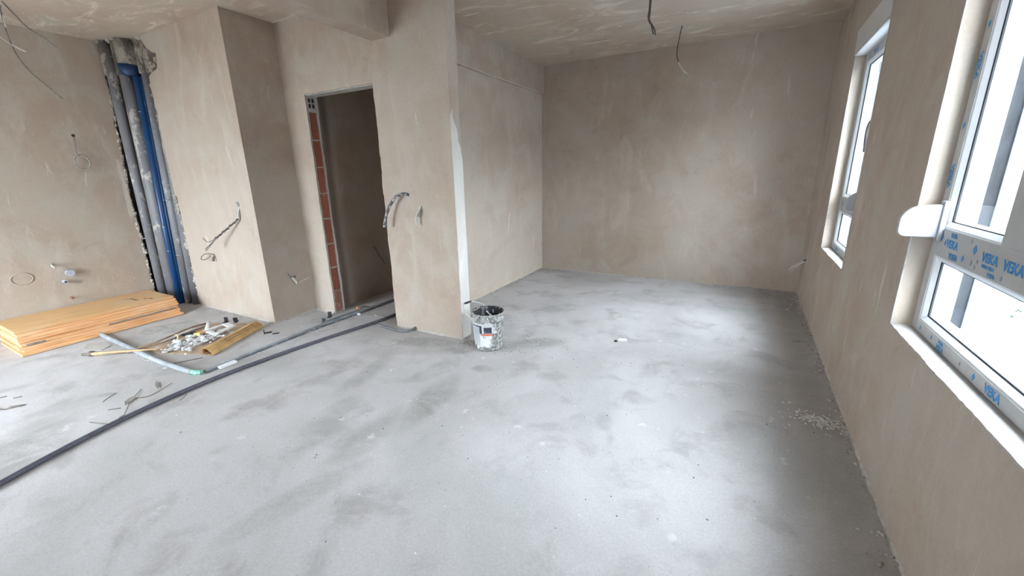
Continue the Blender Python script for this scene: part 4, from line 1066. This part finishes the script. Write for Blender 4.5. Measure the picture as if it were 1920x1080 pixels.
cable('cable_end', [([(-2.286, Y + .004, 1.10), (-2.295, Y - .02, 1.06), (-2.315, Y - .035, 1.01), (-2.31, Y - .04, 0.945)], 0.007, 'cable_white'), ([(-2.286, Y + .004, 1.09), (-2.285, Y - .02, 1.05), (-2.305, Y - .03, 1.015)], 0.006, 'cable_grey'),
    ([(-2.286, Y + .003, 1.085), (-2.30, Y - .02, 1.045), (-2.322, Y - .03, 1.01)], 0.004, 'cable_grey')], 'short white cable end on the pier face right of the conduit')
X = -3.63
cable('cable_end', [([(X - .004, 3.319, 0.575), (X + .03, 3.325, 0.53), (X + .045, 3.35, 0.46), (X + .05, 3.39, 0.40), (X + .055, 3.40, 0.365)], 0.007, 'cable_grey'), ([(X - .004, 3.325, 0.57), (X + .03, 3.345, 0.50), (X + .04, 3.38, 0.43), (X + .045, 3.41, 0.39), (X + .05, 3.405, 0.36)], 0.005, 'cable_white')], 'cable end hanging on the shaded corridor wall')
cable('cable_end', [([(XR + .005, 5.032, 0.428), (XR - .03, 5.06, 0.40), (XR - .075, 5.12, 0.35), (XR - .10, 5.20, 0.305), (XR - .115, 5.24, 0.262)], 0.0055, 'cable_white'), ([(XR + .005, 5.030, 0.424), (XR - .03, 5.055, 0.39), (XR - .065, 5.11, 0.335), (XR - .085, 5.18, 0.285), (XR - .10, 5.22, 0.235)], 0.0055, 'cable_white'),
    ([(XR + .006, 5.032, 0.43), (XR - .02, 5.045, 0.415)], 0.009, 'cable_dark')], 'white cable pair on the right wall near the far corner')
# ceiling
cable('ceiling_cable', [([(-0.845, 3.895, H + .005), (-0.848, 3.90, 2.58), (-0.852, 3.90, 2.53), (-0.835, 3.90, 2.485)], 0.0075, 'cable_dark'), ([(-0.838, 3.895, H + .005), (-0.842, 3.905, 2.57), (-0.845, 3.905, 2.52), (-0.825, 3.90, 2.47), (-0.806, 3.90, 2.405), (-0.80, 3.90, 2.393), (-0.79, 3.90, 2.40), (-0.80, 3.90, 2.44), (-0.832, 3.90, 2.49)], 0.0055, 'cable_dark'),
    ([(-0.806, 3.90, 2.392), (-0.793, 3.90, 2.392)], 0.009, 'cable_white')], 'dark doubled cable hanging from the far ceiling, ending in a loop', 'cables hanging from the ceiling')
cable('ceiling_cable', [([(-0.631, 4.30, H + .004), (-0.638, 4.30, 2.60), (-0.648, 4.30, 2.54)], 0.0045, 'cable_white'), ([(-0.648, 4.30, 2.54), (-0.66, 4.30, 2.47), (-0.672, 4.30, 2.38), (-0.672, 4.30, 2.31), (-0.655, 4.30, 2.255)], 0.0045, 'cable_dark'),
    ([(-0.655, 4.30, 2.255), (-0.63, 4.30, 2.21), (-0.592, 4.30, 2.165), (-0.572, 4.30, 2.15)], 0.0055, 'cable_white')], 'thin curved cable hanging in front of the far wall', 'cables hanging from the ceiling')
cable('ceiling_cable', [([(-5.02, 1.29, H + .004), (-4.98, 1.30, 2.61), (-4.853, 1.30, 2.528), (-4.70, 1.30, 2.43), (-4.45, 1.30, 2.32), (-4.276, 1.30, 2.241)], 0.0048, 'cable_grey')], 'upper stiff wire slanting from the ceiling at the left edge', 'cables hanging from the ceiling')
cable('ceiling_cable', [([(-5.50, 1.29, H + .004), (-5.44, 1.30, 2.54), (-5.328, 1.30, 2.465), (-5.10, 1.30, 2.37), (-4.875, 1.30, 2.295)], 0.0048, 'cable_white')], 'short pale wire at the left edge below the ceiling', 'cables hanging from the ceiling')
cable('ceiling_cable', [([(-5.125, 1.30, H + .004), (-5.135, 1.30, 2.60), (-5.15, 1.30, 2.48), (-5.085, 1.30, 2.313), (-4.93, 1.30, 2.18), (-4.70, 1.30, 2.06), (-4.431, 1.30, 1.927)], 0.0045, 'cable_grey'), ([(-5.128, 1.31, H + .004), (-5.14, 1.305, 2.58), (-5.13, 1.30, 2.50)], 0.006, 'cable_white')], 'longest pale wire hanging lowest at the left edge', 'cables hanging from the ceiling')

# ================================================================== RUBBLE AND DUST
def scatter(name, mat, n, seed, fn, r0, r1, label, cat='rubble', flat=0.6):
    m = MB(); rnd = random.Random(seed)
    for i in range(n):
        x, y = fn(rnd)
        while any(abs(y - hy) < 0.35 and abs(x - hx) < 0.07 for hx, hy in hp) and x < -2.7: x, y = fn(rnd)
        m.rock((x, y, 0.001), rnd.uniform(r0, r1), seed * 1000 + i, flat)
    o_ = m.build(name, mat); return tag(o_, label, cat, None, 'stuff')
def band(rnd):
    t = rnd.random()
    if rnd.random() < 0.75: return (0.40 + 0.19 * t + rnd.gauss(0, 0.012), 2.545 - 0.03 * t + rnd.gauss(0, 0.030))
    return (min(0.600, 0.43 + rnd.gauss(0, 0.09)), 2.52 + rnd.gauss(0, 0.11))
def clampx(f): return lambda rnd: (lambda q: (min(q[0], 0.603), q[1]))(f(rnd))
scatter('plaster_crumbs', 'crumb', 260, 71, clampx(band), 0.0025, 0.009, 'spill of white plaster crumbs on the floor beside the right wall', 'crumbs')
scatter('corner_rubble', 'grit', 90, 72, lambda r: (max(-2.47, -2.36 + r.gauss(0, 0.09)), min(5.35, 5.27 + r.gauss(0, 0.06))), 0.006, 0.020, 'small rubble heap in the far left corner of the bay')
scatter('wall_foot_grit', 'grit', 150, 73, lambda r: (0.600 - abs(r.gauss(0, 0.03)), r.uniform(1.2, 5.3)), 0.004, 0.014, 'loose grit along the foot of the right wall')
scatter('corner_rubble', 'grit', 70, 74, lambda r: (0.598 - abs(r.gauss(0, 0.12)), 5.33 - abs(r.gauss(0, 0.35))), 0.006, 0.022, 'dark rubble in the far right corner below the window')
scatter('pier_foot_rubble', 'grit', 80, 75, lambda r: (r.uniform(-1.95, -1.80) , 2.60 + r.gauss(0, 0.05)), 0.004, 0.013, 'brown grit between the bucket and the pier')
scatter('wall_foot_grit', 'grit', 70, 76, lambda r: (-2.47 + abs(r.gauss(0, 0.03)), r.uniform(2.9, 5.2)), 0.003, 0.012, 'loose grit along the foot of the bay wall')
scatter('wall_foot_grit', 'grit', 70, 77, lambda r: (r.uniform(-2.4, 0.55), 5.355 - abs(r.gauss(0, 0.025))), 0.003, 0.012, 'loose grit along the foot of the far wall')
scatter('floor_flecks', 'dark_fleck', 150, 78, lambda r: (r.uniform(-2.6, 0.3), r.uniform(0.7, 4.8)), 0.0015, 0.0055, 'dark flecks scattered over the open floor', 'flecks', 0.4)
scatter('floor_crumbs', 'crumb', 190, 79, lambda r: (r.uniform(-3.0, 0.55), r.uniform(0.7, 4.6)), 0.002, 0.0075, 'pale crumbs scattered over the open floor', 'crumbs', 0.4)
scatter('nook_foot_crumbs', 'mortar', 110, 80, lambda r: (r.uniform(-5.1, -3.78), 2.16 - abs(r.gauss(0, 0.03))), 0.003, 0.009, 'pale plaster crumbs along the foot of the nook wall')
scatter('nook_foot_crumbs', 'mortar', 70, 81, lambda r: (r.uniform(-3.79, -3.52), 2.60 - abs(r.gauss(0, 0.12))), 0.003, 0.010, 'pale plaster crumbs in the angle between nook and doorway')
scatter('doorway_grit', 'grit', 60, 82, lambda r: (r.uniform(-3.45, -2.75), r.uniform(2.7, 3.6)), 0.003, 0.009, 'fine grit on the corridor floor inside the doorway')
scatter('bucket_side_grit', 'dark_fleck', 70, 83, lambda r: (-1.42 + r.gauss(0, 0.16), 2.75 + r.gauss(0, 0.13)), 0.002, 0.006, 'dark grit on the floor right of the bucket', 'flecks', 0.4)

# mortar fillets where the plaster meets the floor
def fillet(name, a, b_, nrm, seed, size, mat, label):
    a, b_, nrm = Vector(a), Vector(b_), Vector(nrm)
    n = max(8, int((b_ - a).length / 0.03)); vs = []; fs = []
    for i in range(n + 1):
        p = a.lerp(b_, i / n)
        k = size * (0.6 + 0.9 * abs(mnoise.noise(Vector((i * 0.35, seed, 0)))) + 0.25 * mnoise.noise(Vector((i * 1.7, seed, 3))))
        vs += [p - nrm * 0.004, p + nrm * k * 1.2 - Vector((0, 0, 0.001)), p + nrm * k * 0.45 + Vector((0, 0, k * 0.35)), p - nrm * 0.001 + Vector((0, 0, k * 0.9))]
    for i in range(n):
        o_ = i * 4
        fs += [(o_ + 1, o_ + 5, o_ + 6, o_ + 2), (o_ + 2, o_ + 6, o_ + 7, o_ + 3)]
    o_ = MB().add(vs, fs).build(name, mat); struct(o_, label, 'trim')
fillet('trim_3', (-5.17, YN, 0), (XN, YN, 0), (0, -1, 0), 1, 0.018, 'mortar', 'lumpy mortar fillet at the foot of the nook wall')
fillet('trim_4', (XN, YN, 0), (XN, YD, 0), (1, 0, 0), 2, 0.022, 'mortar', 'lumpy mortar fillet at the foot of the nook side')
fillet('trim_5', (XN, YD, 0), (XJ1 - 0.01, YD, 0), (0, -1, 0), 3, 0.030, 'mortar', 'lumpy mortar fillet left of the doorway')
fillet('trim_6', (XJ2 + 0.02, YD, 0), (XC, YD, 0), (0, -1, 0), 4, 0.016, 'mortar', 'rough mortar line at the foot of the pier')
fillet('trim_7', (XR, 0.6, 0), (XR, YF, 0), (-1, 0, 0), 5, 0.012, 'mortar', 'rough mortar line at the foot of the right wall')
fillet('trim_8', (XL2, YD + TW, 0), (XL2, YF, 0), (1, 0, 0), 6, 0.010, 'mortar', 'rough mortar line at the foot of the bay wall')
fillet('trim_9', (XL2, YF, 0), (XR, YF, 0), (0, -1, 0), 7, 0.012, 'mortar', 'rough mortar line at the foot of the far wall')
